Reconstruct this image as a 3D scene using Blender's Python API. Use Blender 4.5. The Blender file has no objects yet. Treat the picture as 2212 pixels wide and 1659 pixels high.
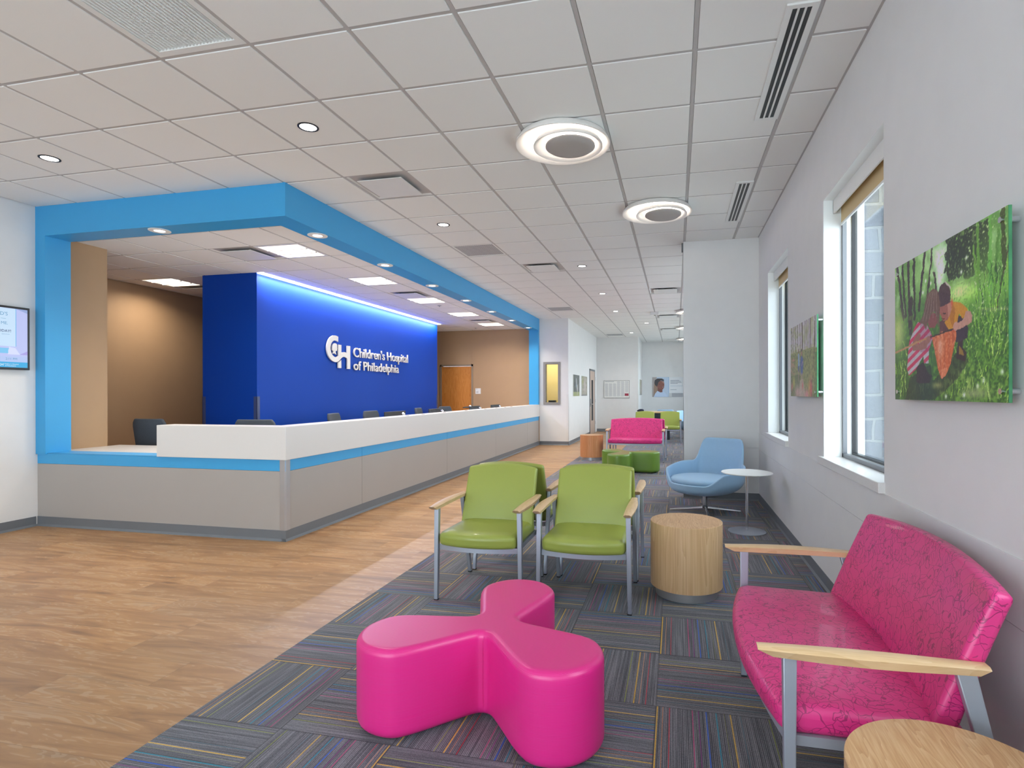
import bpy, bmesh, math, random
import numpy as np
from mathutils import Vector, Matrix
random.seed(4)
C = bpy.context.scene.collection
scene = bpy.context.scene
PI = math.pi

# ------------------------------------------------------------------ camera
YAW, ROLL, CZ, ZC = 0.2203, -0.0023, 1.3777, 3.335
cam = bpy.data.cameras.new('camera')
cam_ob = bpy.data.objects.new('camera', cam); C.objects.link(cam_ob)
rt = Vector((math.cos(YAW), math.sin(YAW), 0)); fw = Vector((-math.sin(YAW), math.cos(YAW), 0)); up = Vector((0, 0, 1))
cr, sr = math.cos(ROLL), math.sin(ROLL)
R = rt * cr + up * sr; U = up * cr - rt * sr
cam_ob.matrix_world = Matrix(((R.x, U.x, -fw.x, 0), (R.y, U.y, -fw.y, 0), (R.z, U.z, -fw.z, CZ), (0, 0, 0, 1)))
cam.sensor_width = 36; cam.sensor_fit = 'HORIZONTAL'; cam.lens = 1200.2 / 2212 * 36
cam.shift_x = -(1191.4 - 1106) / 2212; cam.shift_y = (848.5 - 829.5) / 2212
cam.clip_start = 0.05; cam.clip_end = 200
scene.camera = cam_ob

# ------------------------------------------------------------------ world, exposure
scene.view_settings.view_transform = 'Standard'
scene.view_settings.look = 'None'
scene.view_settings.gamma = 1
scene.view_settings.use_curve_mapping = False
scene.view_settings.exposure = 0.42
w = bpy.data.worlds.new('world'); scene.world = w; w.use_nodes = True
w.node_tree.nodes['Background'].inputs[0].default_value = (0.86, 0.91, 1.0, 1)
w.node_tree.nodes['Background'].inputs[1].default_value = 5.5
try:
    scene.cycles.max_bounces = 5; scene.cycles.diffuse_bounces = 4; scene.cycles.glossy_bounces = 2
    scene.cycles.transparent_max_bounces = 8; scene.cycles.sample_clamp_indirect = 4
    scene.cycles.caustics_reflective = False; scene.cycles.caustics_refractive = False
    scene.cycles.use_denoising = True; scene.cycles.use_adaptive_sampling = True; scene.cycles.adaptive_threshold = 0.05
except Exception:
    pass

def area(name, loc, sx, sy, power, col=(1, 1, 1), rot=(0, 0, 0), shape='RECTANGLE', spread=None, parent=None):
    l = bpy.data.lights.new(name, 'AREA'); l.shape = shape; l.size = sx; l.size_y = sy; l.energy = power; l.color = col
    if spread: l.spread = spread
    o = bpy.data.objects.new(name, l); C.objects.link(o); o.location = loc; o.rotation_euler = rot
    if parent is not None: o.parent = parent
    return o

# ------------------------------------------------------------------ materials
def lin(c):
    return tuple(((v / 255) / 12.92 if v / 255 <= 0.04045 else ((v / 255 + 0.055) / 1.055) ** 2.4) for v in c)
def rgba(c): return (*lin(c), 1)

class NT:
    def __init__(s, name):
        s.m = bpy.data.materials.new(name); s.m.use_nodes = True
        s.t = s.m.node_tree; s.b = s.t.nodes['Principled BSDF']
    def n(s, typ, **kw):
        x = s.t.nodes.new(typ)
        for k, v in kw.items(): setattr(x, k, v)
        return x
    def link(s, a, b): s.t.links.new(a, b)
    def put(s, v, sock):
        if v is None: return
        if hasattr(v, 'is_output'): s.t.links.new(v, sock)
        else: sock.default_value = v
    def math(s, op, a, b=None, c=None, clamp=False):
        x = s.n('ShaderNodeMath', operation=op); x.use_clamp = clamp
        s.put(a, x.inputs[0]); s.put(b, x.inputs[1]); s.put(c, x.inputs[2]); return x.outputs[0]
    def mix(s, f, a, b, bt='MIX'):
        x = s.n('ShaderNodeMix', data_type='RGBA', blend_type=bt)
        s.put(f, x.inputs[0]); s.put(a, x.inputs[6]); s.put(b, x.inputs[7]); return x.outputs[2]
    def coord(s, kind='Object'): return s.n('ShaderNodeTexCoord').outputs[kind]
    def mapping(s, v, scale=(1, 1, 1), loc=(0, 0, 0), rot=(0, 0, 0)):
        x = s.n('ShaderNodeMapping'); s.put(v, x.inputs[0])
        x.inputs['Scale'].default_value = scale; x.inputs['Location'].default_value = loc; x.inputs['Rotation'].default_value = rot
        return x.outputs[0]
    def noise(s, v, scale=5, detail=2, rough=0.5, dist=0.0, out=0):
        x = s.n('ShaderNodeTexNoise'); s.put(v, x.inputs['Vector'])
        x.inputs['Scale'].default_value = scale; x.inputs['Detail'].default_value = detail
        x.inputs['Roughness'].default_value = rough; x.inputs['Distortion'].default_value = dist
        return x.outputs[out]
    def ramp(s, f, stops, interp='LINEAR'):
        x = s.n('ShaderNodeValToRGB'); x.color_ramp.interpolation = interp; s.put(f, x.inputs[0])
        e = x.color_ramp.elements
        while len(e) < len(stops): e.new(0.5)
        for el, (p, c) in zip(sorted(e, key=lambda q: q.position), stops): pass
        for i, (p, c) in enumerate(stops): e[i].position = p; e[i].color = c
        return x.outputs[0]
    def sep(s, v):
        x = s.n('ShaderNodeSeparateXYZ'); s.put(v, x.inputs[0]); return x.outputs
    def comb(s, a, b, c=0.0):
        x = s.n('ShaderNodeCombineXYZ'); s.put(a, x.inputs[0]); s.put(b, x.inputs[1]); s.put(c, x.inputs[2]); return x.outputs[0]
    def bump(s, h, strength=0.3, dist=0.002):
        x = s.n('ShaderNodeBump'); s.put(h, x.inputs['Height']); x.inputs['Strength'].default_value = strength
        x.inputs['Distance'].default_value = dist; s.link(x.outputs[0], s.b.inputs['Normal'])
    def set(s, col=None, rough=None, metal=None, **kw):
        if col is not None: s.put(col, s.b.inputs['Base Color'])
        if rough is not None: s.put(rough, s.b.inputs['Roughness'])
        if metal is not None: s.b.inputs['Metallic'].default_value = metal
        for k, v in kw.items(): s.put(v, s.b.inputs[k.replace('_', ' ')])
        return s

M = {}
def plain(key, col, rough=0.5, metal=0.0, var=0.03, scale=6, bump=0, **kw):
    t = NT(key); co = t.coord()
    nz = t.noise(co, scale, 3)
    a = lin(col)
    lo = tuple(max(0, v * (1 - var)) for v in a) + (1,); hi = tuple(min(1, v * (1 + var)) for v in a) + (1,)
    t.set(t.mix(nz, lo, hi), rough, metal, **kw)
    if bump: t.bump(t.noise(co, bump, 4), 0.15, 0.001)
    M[key] = t.m; return t.m

plain('wall', (232, 231, 230), 0.75, bump=180)
plain('wall_panel', (230, 229, 228), 0.45, bump=120)
plain('tile', (240, 239, 236), 0.95, var=0.02, scale=300, bump=500)
plain('grid', (190, 186, 184), 0.5)
plain('white', (235, 235, 232), 0.4)
plain('white_gloss', (242, 244, 242), 0.25)
plain('base', (112, 116, 122), 0.45)
plain('sky_blue', (62, 164, 222), 0.42, var=0.02)
plain('royal', (2, 60, 158), 0.5, var=0.05, scale=1.2, Specular_IOR_Level=0.2)
plain('tan', (178, 146, 112), 0.6, var=0.03)
plain('laminate', (172, 166, 161), 0.42, var=0.02, scale=2)
plain('black', (18, 20, 24), 0.35)
plain('dark', (30, 34, 40), 0.5)
plain('charcoal', (66, 74, 84), 0.85, bump=400, scale=120, var=0.25)
plain('navy', (14, 22, 50), 0.8)
plain('guard', (52, 66, 110), 0.35)
plain('guard_white', (228, 227, 225), 0.4)
plain('steel', (188, 188, 190), 0.36, 0.75)
plain('chrome', (210, 212, 216), 0.16, 0.92)
plain('alu', (172, 178, 190), 0.38, 0.55, var=0.02)
plain('grey_metal', (120, 122, 126), 0.4, 0.5)
plain('frame_paint', (150, 132, 112), 0.5)
plain('frame_grey', (142, 138, 134), 0.5)
plain('cream', (226, 208, 150), 0.7)
plain('shade', (220, 196, 150), 0.85)
plain('fabric_blue', (156, 192, 222), 0.62, bump=500, var=0.04, scale=40, Sheen_Weight=0.2)
plain('green', (150, 160, 72), 0.42, bump=250, var=0.04, scale=4, Coat_Weight=0.15)
plain('green_pouf', (104, 138, 48), 0.38, bump=160, var=0.08, scale=90, Coat_Weight=0.3)
plain('concrete', (205, 205, 202), 0.9)
plain('disc_white', (240, 236, 232), 0.6); plain('disc_grey', (176, 170, 166), 0.6)  # second one greyer: shade of the unlit inner disc put into its colour

def emit(key, col, strength):
    t = NT(key); t.set((*col, 1), 0.5); t.b.inputs['Emission Color'].default_value = (*col, 1)
    t.b.inputs['Emission Strength'].default_value = strength; M[key] = t.m
emit('lamp_white', (1, 0.98, 0.94), 6)
emit('lamp_warm', (1, 0.9, 0.76), 1.15)
emit('lamp_small', (1, 0.93, 0.85), 3)
emit('led', (0.88, 0.86, 1.0), 9)
emit('ring_led', (1, 0.9, 0.80), 60)

def m_glass():
    t = NT('glass'); nt = t.t
    tr = t.n('ShaderNodeBsdfTransparent'); tr.inputs[0].default_value = (0.9, 0.95, 0.95, 1)
    gl = t.n('ShaderNodeBsdfGlossy'); gl.inputs['Roughness'].default_value = 0.02
    fr = t.n('ShaderNodeLayerWeight'); fr.inputs[0].default_value = 0.5
    fk = t.math('ADD', 0.03, t.math('MULTIPLY', t.math('POWER', fr.outputs['Facing'], 5.0), 0.55))
    mx = t.n('ShaderNodeMixShader'); t.link(fk, mx.inputs[0]); t.link(tr.outputs[0], mx.inputs[1]); t.link(gl.outputs[0], mx.inputs[2])
    t.link(mx.outputs[0], nt.nodes['Material Output'].inputs[0]); M['glass'] = t.m
m_glass()

def m_quartz():
    t = NT('quartz'); co = t.coord()
    sp = t.noise(co, 420, 2, 0.6)
    f = t.ramp(sp, [(0.0, rgba((150, 135, 125))), (0.34, rgba((212, 206, 200))), (0.42, rgba((226, 223, 220))), (1, rgba((232, 230, 228)))])
    t.set(f, 0.3); M['quartz'] = t.m
m_quartz()

def m_planks():
    t = NT('plank_floor'); co = t.coord(); o = t.sep(co)
    W_, L_ = 0.2365, 1.22
    ry = t.math('DIVIDE', t.math('ADD', o[1], 10.0 - 3.864 + 2 * W_), W_)   # rows
    row = t.math('FLOOR', ry); fy = t.math('FRACT', ry)
    wn = t.n('ShaderNodeTexWhiteNoise', noise_dimensions='1D'); t.link(row, wn.inputs['W'])
    xx = t.math('ADD', t.math('DIVIDE', t.math('ADD', o[0], 30.0), L_), t.math('MULTIPLY', wn.outputs[0], 7.3))
    colm = t.math('FLOOR', xx); fx = t.math('FRACT', xx)
    w2 = t.n('ShaderNodeTexWhiteNoise', noise_dimensions='2D'); t.link(t.comb(row, colm), w2.inputs['Vector'])
    rnd = w2.outputs['Value']
    shift = t.math('MULTIPLY', rnd, 40.0)
    base = t.comb(t.math('ADD', o[0], shift), t.math('ADD', o[1], shift), rnd)
    g1 = t.noise(t.mapping(base, (1.1, 7, 1)), 1.5, 5, 0.6, 0.9)
    g2 = t.noise(t.mapping(base, (1.6, 46, 1)), 2.2, 4, 0.65, 0.4)
    g3 = t.noise(t.mapping(base, (0.9, 5, 1)), 1.1, 3, 0.5, 1.6)
    c = t.ramp(g1, [(0.28, rgba((104, 70, 44))), (0.42, rgba((152, 106, 64))), (0.56, rgba((178, 132, 84))), (0.78, rgba((132, 102, 76)))])
    c = t.mix(t.math('MULTIPLY', g2, 0.45), c, rgba((196, 154, 108)), 'MIX')
    rings = t.math('SINE', t.math('MULTIPLY', g3, 95.0))
    rmask = t.math('MULTIPLY', t.math('GREATER_THAN', rings, 0.55), t.math('MULTIPLY', t.math('GREATER_THAN', g1, 0.5), 0.28))
    c = t.mix(rmask, c, rgba((208, 184, 156)))
    c = t.mix(t.math('MULTIPLY', rnd, 0.32), c, rgba((120, 92, 68)))
    ex = t.math('MINIMUM', t.math('MULTIPLY', fy, W_), t.math('MULTIPLY', t.math('SUBTRACT', 1.0, fy), W_))
    ey = t.math('MINIMUM', t.math('MULTIPLY', fx, L_), t.math('MULTIPLY', t.math('SUBTRACT', 1.0, fx), L_))
    edge = t.math('LESS_THAN', t.math('MINIMUM', ex, ey), 0.0012)
    c = t.mix(t.math('MULTIPLY', edge, 0.55), c, rgba((110, 82, 60)))
    t.set(c, t.math('ADD', 0.30, t.math('MULTIPLY', g2, 0.22)))
    t.bump(t.math('SUBTRACT', g2, edge), 0.12, 0.001); M['planks'] = t.m
m_planks()

def m_carpet():
    t = NT('carpet_tiles'); o = t.sep(t.coord())
    px = t.math('DIVIDE', t.math('ADD', o[0], 2.08 + 0.498 * 20), 0.498); py = t.math('DIVIDE', t.math('ADD', o[1], -1.975 + 0.497 * 20), 0.497)
    ix = t.math('FLOOR', px); iy = t.math('FLOOR', py); fx = t.math('FRACT', px); fy = t.math('FRACT', py)
    par = t.math('MODULO', t.math('ADD', ix, iy), 2.0)
    cross = t.math('ADD', t.math('MULTIPLY', fx, t.math('SUBTRACT', 1.0, par)), t.math('MULTIPLY', t.math('SUBTRACT', 1.0, fy), par))
    along = t.math('ADD', t.math('MULTIPLY', fy, t.math('SUBTRACT', 1.0, par)), t.math('MULTIPLY', fx, par))
    wn = t.n('ShaderNodeTexWhiteNoise', noise_dimensions='2D'); t.link(t.comb(ix, iy), wn.inputs['Vector'])
    sc = t.sep(wn.outputs['Color'])
    flip = t.math('GREATER_THAN', sc[0], 0.5)
    cs = t.math('ADD', t.math('MULTIPLY', cross, t.math('SUBTRACT', 1.0, flip)), t.math('MULTIPLY', t.math('SUBTRACT', 1.0, cross), flip))
    off = t.math('MULTIPLY', t.math('FLOOR', t.math('MULTIPLY', sc[1], 4.0)), 0.21)
    cs2 = t.math('FRACT', t.math('ADD', cs, off))
    G = (0, 0, 0, 0)
    def col(c): return rgba(c)
    st = [(0.085, 0.098, (190, 26, 46)), (0.145, 0.153, (222, 140, 80)), (0.185, 0.206, (226, 178, 66)), (0.27, 0.281, (140, 150, 50)),
          (0.50, 0.508, (30, 110, 130)), (0.575, 0.597, (230, 186, 84)), (0.632, 0.640, (130, 134, 60)), (0.69, 0.712, (10, 134, 158)), (0.775, 0.793, (22, 92, 200)),
          (0.845, 0.853, (134, 52, 128)), (0.895, 0.906, (196, 60, 120))]
    stops = [(0, G)]
    for a, b, c_ in st: stops += [(a + (b - a) * .25, col(c_)), (b - (b - a) * .15, G)]
    x = t.n('ShaderNodeValToRGB'); x.color_ramp.interpolation = 'CONSTANT'; t.link(cs2, x.inputs[0])
    e = x.color_ramp.elements; e[0].position = 0; e[0].color = G; e[1].position = 1; e[1].color = G
    for p, c_ in stops[1:]:
        el = e.new(p); el.color = c_
    ribs = t.math('SINE', t.math('MULTIPLY', cs, 2 * PI * 72))
    rn = t.noise(t.comb(t.math('MULTIPLY', t.math('ADD', cs, t.math('MULTIPLY', sc[2], 9.0)), 72.0), t.math('MULTIPLY', along, 1.2), sc[0]), 1.0, 1, 0.5)
    fine = t.noise(t.comb(t.math('MULTIPLY', cs, 144.0), t.math('MULTIPLY', along, 150.0), sc[0]), 1.0, 2, 0.8)
    broad = t.noise(t.comb(t.math('MULTIPLY', t.math('ADD', cs, sc[2]), 9.0), 0.0, sc[2]), 1.0, 1)
    v = t.math('ADD', t.math('MULTIPLY', rn, 0.55), t.math('MULTIPLY', fine, 0.55))
    v = t.math('ADD', v, t.math('MULTIPLY', ribs, 0.13))
    v = t.math('ADD', v, t.math('MULTIPLY', broad, 0.16))
    g = t.ramp(v, [(0.34, rgba((38, 40, 46))), (0.52, rgba((76, 78, 86))), (0.66, rgba((102, 102, 109))), (0.86, rgba((148, 146, 153)))])
    sa = t.math('MULTIPLY', x.outputs['Alpha'], t.ramp(fine, [(0.3, (0.25, 0.25, 0.25, 1)), (0.5, (1, 1, 1, 1))]))
    sa = t.math('MULTIPLY', sa, t.math('ADD', 0.45, t.math('MULTIPLY', t.noise(t.comb(t.math('MULTIPLY', cs2, 14.0), ix, iy), 1.0, 1), 0.8)), clamp=True)
    g = t.mix(sa, g, x.outputs['Color'])
    ed = t.math('MINIMUM', t.math('MINIMUM', fx, fy), t.math('MINIMUM', t.math('SUBTRACT', 1.0, fx), t.math('SUBTRACT', 1.0, fy)))
    g = t.mix(t.math('MULTIPLY', t.math('LESS_THAN', ed, 0.006), 0.5), g, rgba((30, 32, 38)))
    t.set(g, 0.95, Sheen_Weight=0.1); t.bump(v, 0.5, 0.003); M['carpet'] = t.m
m_carpet()

def m_wood(key, c1, c2, c3, mode='z', rough=0.38, s=1.0):
    t = NT(key); co = t.coord(); o = t.sep(co)
    if mode == 'z':   # grain along z, wrapped round a drum
        ang = t.math('ARCTAN2', o[1], o[0])
        v = t.comb(t.math('MULTIPLY', t.math('SINE', ang), 1.2), t.math('MULTIPLY', t.math('COSINE', ang), 1.2), t.math('MULTIPLY', o[2], 0.35))
        vf = t.mapping(v, (9, 9, 1))
    elif mode == 'y': v = t.mapping(co, (5, 0.8, 1), rot=(0, 0, .35)); vf = t.mapping(co, (60, 3.0, 4), rot=(0, 0, .35))
    elif mode == 'x': v = t.mapping(co, (0.5, 4, 1)); vf = t.mapping(co, (2.0, 40, 4))
    else: v = t.mapping(co, (4, 4, 0.6)); vf = t.mapping(co, (30, 30, 2))
    a = t.noise(v, 1.6 * s, 3, 0.5, 0.6); rings = t.math('FRACT', t.math('MULTIPLY', a, 11.0))
    f = t.noise(vf, 2.6 * s, 4, 0.6)
    k = t.math('ADD', t.math('MULTIPLY', rings, 0.24), t.math('MULTIPLY', f, 0.76))
    t.set(t.ramp(k, [(0.2, rgba(c1)), (0.48, rgba(c2)), (0.75, rgba(c3))]), rough)
    t.bump(f, 0.06, 0.0006); M[key] = t.m
m_wood('oak_side', (188, 148, 106), (206, 168, 124), (220, 186, 144), 'z')
m_wood('oak_red', (176, 112, 68), (196, 132, 84), (208, 150, 104), 'z')
m_wood('oak_top', (170, 124, 82), (194, 150, 106), (210, 172, 130), 'y', s=1.3)
m_wood('maple', (206, 168, 122), (220, 184, 140), (228, 196, 156), 'y', rough=0.35)
m_wood('door_wood', (186, 112, 46), (205, 132, 60), (216, 150, 80), 'zz', rough=0.4)
m_wood('door_pale', (176, 150, 136), (192, 168, 152), (204, 182, 166), 'zz', rough=0.4)

def m_pink_pouf():
    t = NT('pink_woven_vinyl'); co = t.coord(); o = t.sep(co)
    hh = t.math('ADD', t.math('MULTIPLY', o[0], 1.0), t.math('MULTIPLY', o[1], 0.31))
    a = t.math('SINE', t.math('MULTIPLY', hh, 2 * PI * 180)); b = t.math('SINE', t.math('MULTIPLY', o[2], 2 * PI * 180))
    c2 = t.math('SINE', t.math('MULTIPLY', o[1], 2 * PI * 180))
    nrm = t.sep(t.n('ShaderNodeNewGeometry').outputs['Normal'])
    topm = t.math('GREATER_THAN', nrm[2], 0.7)
    b2 = t.math('ADD', t.math('MULTIPLY', b, t.math('SUBTRACT', 1.0, topm)), t.math('MULTIPLY', c2, topm))
    dots = t.math('MULTIPLY', t.math('GREATER_THAN', a, 0.1), t.math('GREATER_THAN', b2, 0.3))
    row = t.noise(t.comb(t.math('MULTIPLY', hh, 7.0), t.math('MULTIPLY', o[1], 2.0), t.math('MULTIPLY', o[2], 160.0)), 1.0, 2, 0.6)
    dm = t.math('MULTIPLY', dots, t.math('SUBTRACT', t.math('MULTIPLY', row, 1.7), 0.45), clamp=True)
    c = t.mix(t.math('MULTIPLY', dm, 0.42), rgba((228, 34, 132)), rgba((248, 128, 194)))
    c = t.mix(t.math('MULTIPLY', row, 0.25), c, rgba((196, 14, 110)))
    t.set(c, 0.36, Coat_Weight=0.25); t.b.inputs['Coat Roughness'].default_value = 0.3
    t.bump(t.math('ADD', dots, row), 0.25, 0.0008); M['pink_pouf'] = t.m
m_pink_pouf()

def m_pink_print():
    t = NT('pink_doodle_print'); co = t.coord()
    d = t.mix(0.5, co, t.noise(co, 11, 2, 0.5, out=1), 'LINEAR_LIGHT')
    d2 = t.mapping(d, (1, 1, 1))
    vo = t.n('ShaderNodeTexVoronoi', feature='DISTANCE_TO_EDGE'); t.link(t.mix(0.10, co, t.noise(co, 9, 2, 0.5, out=1)), vo.inputs['Vector']); vo.inputs['Scale'].default_value = 24
    l1 = t.math('LESS_THAN', vo.outputs['Distance'], 0.018)
    v2 = t.n('ShaderNodeTexVoronoi', feature='F1'); t.link(t.mix(0.16, co, t.noise(co, 14, 2, 0.5, out=1)), v2.inputs['Vector']); v2.inputs['Scale'].default_value = 13
    l2 = t.math('LESS_THAN', t.math('ABSOLUTE', t.math('SUBTRACT', v2.outputs['Distance'], 0.36)), 0.013)
    v3 = t.n('ShaderNodeTexVoronoi', feature='F1'); t.link(t.mapping(co, (1.0, 1.0, 0.6), (.3, .2, .1)), v3.inputs['Vector']); v3.inputs['Scale'].default_value = 27
    s3 = t.math('MULTIPLY', t.math('LESS_THAN', v3.outputs['Distance'], 0.19), t.math('GREATER_THAN', t.sep(v3.outputs['Color'])[0], 0.62))
    w_ = t.n('ShaderNodeTexWave'); t.link(t.mapping(co, (1, 1, 1), rot=(.5, .8, .3)), w_.inputs[0]); w_.inputs['Scale'].default_value = 26; w_.inputs['Distortion'].default_value = 9
    hat = t.math('MULTIPLY', t.math('GREATER_THAN', w_.outputs['Fac'], 0.93), t.math('GREATER_THAN', t.noise(co, 17, 1), 0.56))
    ink = t.math('MAXIMUM', t.math('MAXIMUM', l1, l2), t.math('MAXIMUM', s3, hat))
    c = t.mix(t.math('MULTIPLY', ink, 0.72), rgba((218, 50, 126)), rgba((128, 20, 78)))
    t.set(c, 0.4, Coat_Weight=0.15); t.bump(t.noise(co, 260, 2), 0.08, 0.0006); M['pink_print'] = t.m
m_pink_print()

def m_stone():
    t = NT('ashlar_stone'); co = t.coord(); o = t.sep(co)
    v = t.comb(t.math('ADD', o[0], o[1]), o[2], 0.0)
    v = t.mix(0.05, v, t.noise(v, 3.0, 2, 0.5, out=1))
    b = t.n('ShaderNodeTexBrick'); t.link(v, b.inputs['Vector']); b.offset = 0.37; b.squash = 0.62; b.squash_frequency = 3
    b.inputs['Scale'].default_value = 1.0; b.inputs['Brick Width'].default_value = 0.34; b.inputs['Row Height'].default_value = 0.165
    b.inputs['Mortar Size'].default_value = 0.012; b.inputs['Mortar Smooth'].default_value = 0.3
    b.inputs['Color1'].default_value = rgba((84, 92, 108)); b.inputs['Color2'].default_value = rgba((134, 138, 148)); b.inputs['Mortar'].default_value = rgba((150, 152, 154))
    n = t.noise(co, 34, 5, 0.7)
    c = t.mix(t.math('MULTIPLY', n, 0.55), b.outputs['Color'], rgba((158, 162, 170)))
    t.set(c, 0.9); t.bump(t.math('SUBTRACT', n, t.math('MULTIPLY', b.outputs['Fac'], 1.4)), 0.7, 0.012); M['stone'] = t.m
m_stone()

def m_vcol():
    t = NT('printed_picture'); a = t.n('ShaderNodeVertexColor'); a.layer_name = 'Col'
    t.set(a.outputs[0], 0.4, Coat_Weight=0.1); M['print'] = t.m
    t = NT('lit_screen'); a = t.n('ShaderNodeVertexColor'); a.layer_name = 'Col'
    t.set((0, 0, 0, 1), 0.3); t.link(a.outputs[0], t.b.inputs['Emission Color']); t.b.inputs['Emission Strength'].default_value = 0.72; M['screen'] = t.m
m_vcol()
t = NT('egg_crate'); o_ = t.sep(t.coord())
q_ = t.math('MAXIMUM', t.math('GREATER_THAN', t.math('FRACT', t.math('MULTIPLY', o_[0], 38.0)), 0.62), t.math('GREATER_THAN', t.math('FRACT', t.math('MULTIPLY', o_[1], 38.0)), 0.62))
t.set(t.mix(q_, rgba((96, 96, 104)), rgba((206, 206, 206))), 0.6); M['egg'] = t.m

# ------------------------------------------------------------------ mesh helpers
def link(name, me, parent=None):
    o = bpy.data.objects.new(name, me); C.objects.link(o)
    if parent is not None: o.parent = parent
    return o
def tag(o, label=None, cat=None, group=None, kind=None):
    if label: o['label'] = label
    if cat: o['category'] = cat
    if group: o['group'] = group
    if kind: o['kind'] = kind
    return o
def thing(name, label, cat, loc=(0, 0, 0), rz=0, group=None):
    o = bpy.data.objects.new(name, None); C.objects.link(o); o.location = loc; o.rotation_euler = (0, 0, rz)
    o.empty_display_size = 0.1
    return tag(o, label, cat, group)
def struct_root(name, loc=(0, 0, 0)):
    o = bpy.data.objects.new(name, None); C.objects.link(o); o.location = loc; o.empty_display_size = 0.1
    return tag(o, kind='structure')

class MB:
    def __init__(s): s.v = []; s.f = []
    def add(s, vs, fs):
        b = len(s.v); s.v += [tuple(q) for q in vs]; s.f += [tuple(i + b for i in q) for q in fs]; return s
    def box(s, x0, y0, z0, x1, y1, z1):
        x0, x1 = min(x0, x1), max(x0, x1); y0, y1 = min(y0, y1), max(y0, y1); z0, z1 = min(z0, z1), max(z0, z1)
        return s.add([(x0, y0, z0), (x1, y0, z0), (x1, y1, z0), (x0, y1, z0), (x0, y0, z1), (x1, y0, z1), (x1, y1, z1), (x0, y1, z1)],
                     [(0, 3, 2, 1), (4, 5, 6, 7), (0, 1, 5, 4), (1, 2, 6, 5), (2, 3, 7, 6), (3, 0, 4, 7)])
    def hexa(s, a, b):   # two quads, bottom then top
        return s.add(list(a) + list(b), [(0, 3, 2, 1), (4, 5, 6, 7), (0, 1, 5, 4), (1, 2, 6, 5), (2, 3, 7, 6), (3, 0, 4, 7)])
    def prism(s, pts, d0, d1, axis='z'):
        n = len(pts)
        def P(p, d): return (p[0], p[1], d) if axis == 'z' else ((d, p[0], p[1]) if axis == 'x' else (p[0], d, p[1]))
        vs = [P(p, d0) for p in pts] + [P(p, d1) for p in pts]
        fs = [tuple(range(n - 1, -1, -1)), tuple(range(n, 2 * n))] + [(i, (i + 1) % n, (i + 1) % n + n, i + n) for i in range(n)]
        return s.add(vs, fs)
    def rings(s, rs, cap0=True, cap1=True):
        n = len(rs[0]); b = []
        vs = [p for r in rs for p in r]; fs = []
        for k in range(len(rs) - 1):
            for i in range(n):
                j = (i + 1) % n; fs.append((k * n + i, k * n + j, (k + 1) * n + j, (k + 1) * n + i))
        if cap0: fs.append(tuple(range(n - 1, -1, -1)))
        if cap1: fs.append(tuple((len(rs) - 1) * n + i for i in range(n)))
        return s.add(vs, fs)
    def lathe(s, prof, c=(0, 0, 0), seg=48, cap0=True, cap1=True):
        return s.rings([[(c[0] + r * math.cos(2 * PI * i / seg), c[1] + r * math.sin(2 * PI * i / seg), c[2] + z) for i in range(seg)] for r, z in prof], cap0, cap1)
    def tube(s, pts, r, seg=10):
        pts = [Vector(p) for p in pts]; rs = []
        for i, p in enumerate(pts):
            d = (pts[min(i + 1, len(pts) - 1)] - pts[max(i - 1, 0)]).normalized()
            u = d.cross(Vector((0, 0, 1))) if abs(d.z) < 0.95 else d.cross(Vector((1, 0, 0)))
            u.normalize(); v = d.cross(u)
            rr = r[i] if isinstance(r, (list, tuple)) else r
            rs.append([tuple(p + (u * math.cos(2 * PI * k / seg) + v * math.sin(2 * PI * k / seg)) * rr) for k in range(seg)])
        return s.rings(rs)
    def build(s, name, mat, parent=None, smooth=False, bevel=0, seg=2, sub=0, kind=None, label=None, angle=40):
        me = bpy.data.meshes.new(name); me.from_pydata(s.v, [], s.f)
        bm = bmesh.new(); bm.from_mesh(me); bmesh.ops.recalc_face_normals(bm, faces=bm.faces); bm.to_mesh(me); bm.free()
        me.materials.append(M[mat] if isinstance(mat, str) else mat)
        o = link(name, me, parent)
        if smooth or bevel:
            me.polygons.foreach_set('use_smooth', [True] * len(me.polygons))
            me.set_sharp_from_angle(angle=math.radians(angle))
        if bevel:
            b = o.modifiers.new('bevel', 'BEVEL'); b.width = bevel; b.segments = seg; b.limit_method = 'ANGLE'; b.angle_limit = math.radians(35)
            b.harden_normals = False
            me.polygons.foreach_set('use_smooth', [True] * len(me.polygons))
        if sub:
            b = o.modifiers.new('sub', 'SUBSURF'); b.levels = sub; b.render_levels = sub
        if kind: o['kind'] = kind
        if label: o['label'] = label
        return o

def dup(root, loc, rz=None, label=None, group=None):
    r = root.copy(); C.objects.link(r); r.location = loc
    if rz is not None: r.rotation_euler = (0, 0, rz)
    if label: r['label'] = label
    if group: r['group'] = group
    for ch in list(root.children):
        c = ch.copy(); C.objects.link(c); c.parent = r; c.matrix_parent_inverse = ch.matrix_parent_inverse
        for g in list(ch.children):
            d = g.copy(); C.objects.link(d); d.parent = c
    return r

# ------------------------------------------------------------------ room shell
XR, XL, YD, XD = 1.026, -6.53, 4.487, -3.53      # right wall, left wall, desk front, desk side
YB = -3.6
NX, NY, P_ = 0.111, 2.6736, 0.6096

def wall(name, boxes, mat='wall'):
    m = MB()
    for b in boxes: m.box(*b)
    return m.build(name, mat, kind='structure')

MB().box(XL - 2, YB - 0.2, -0.12, XR + 0.5, 24, 0).build('floor', 'planks', kind='structure')
# carpet inlay
cp = MB().prism([(-2.03, YB + .01), (XR - .008, YB + .01), (XR - .008, 21.89), (-1.275, 21.89), (-1.275, 13.2), (-2.03, 13.2)], 0.0, 0.006)
tag(cp.build('carpet', 'carpet'), 'dark grey carpet of quarter-turned tiles with thin multicoloured stripes', 'carpet')

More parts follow.
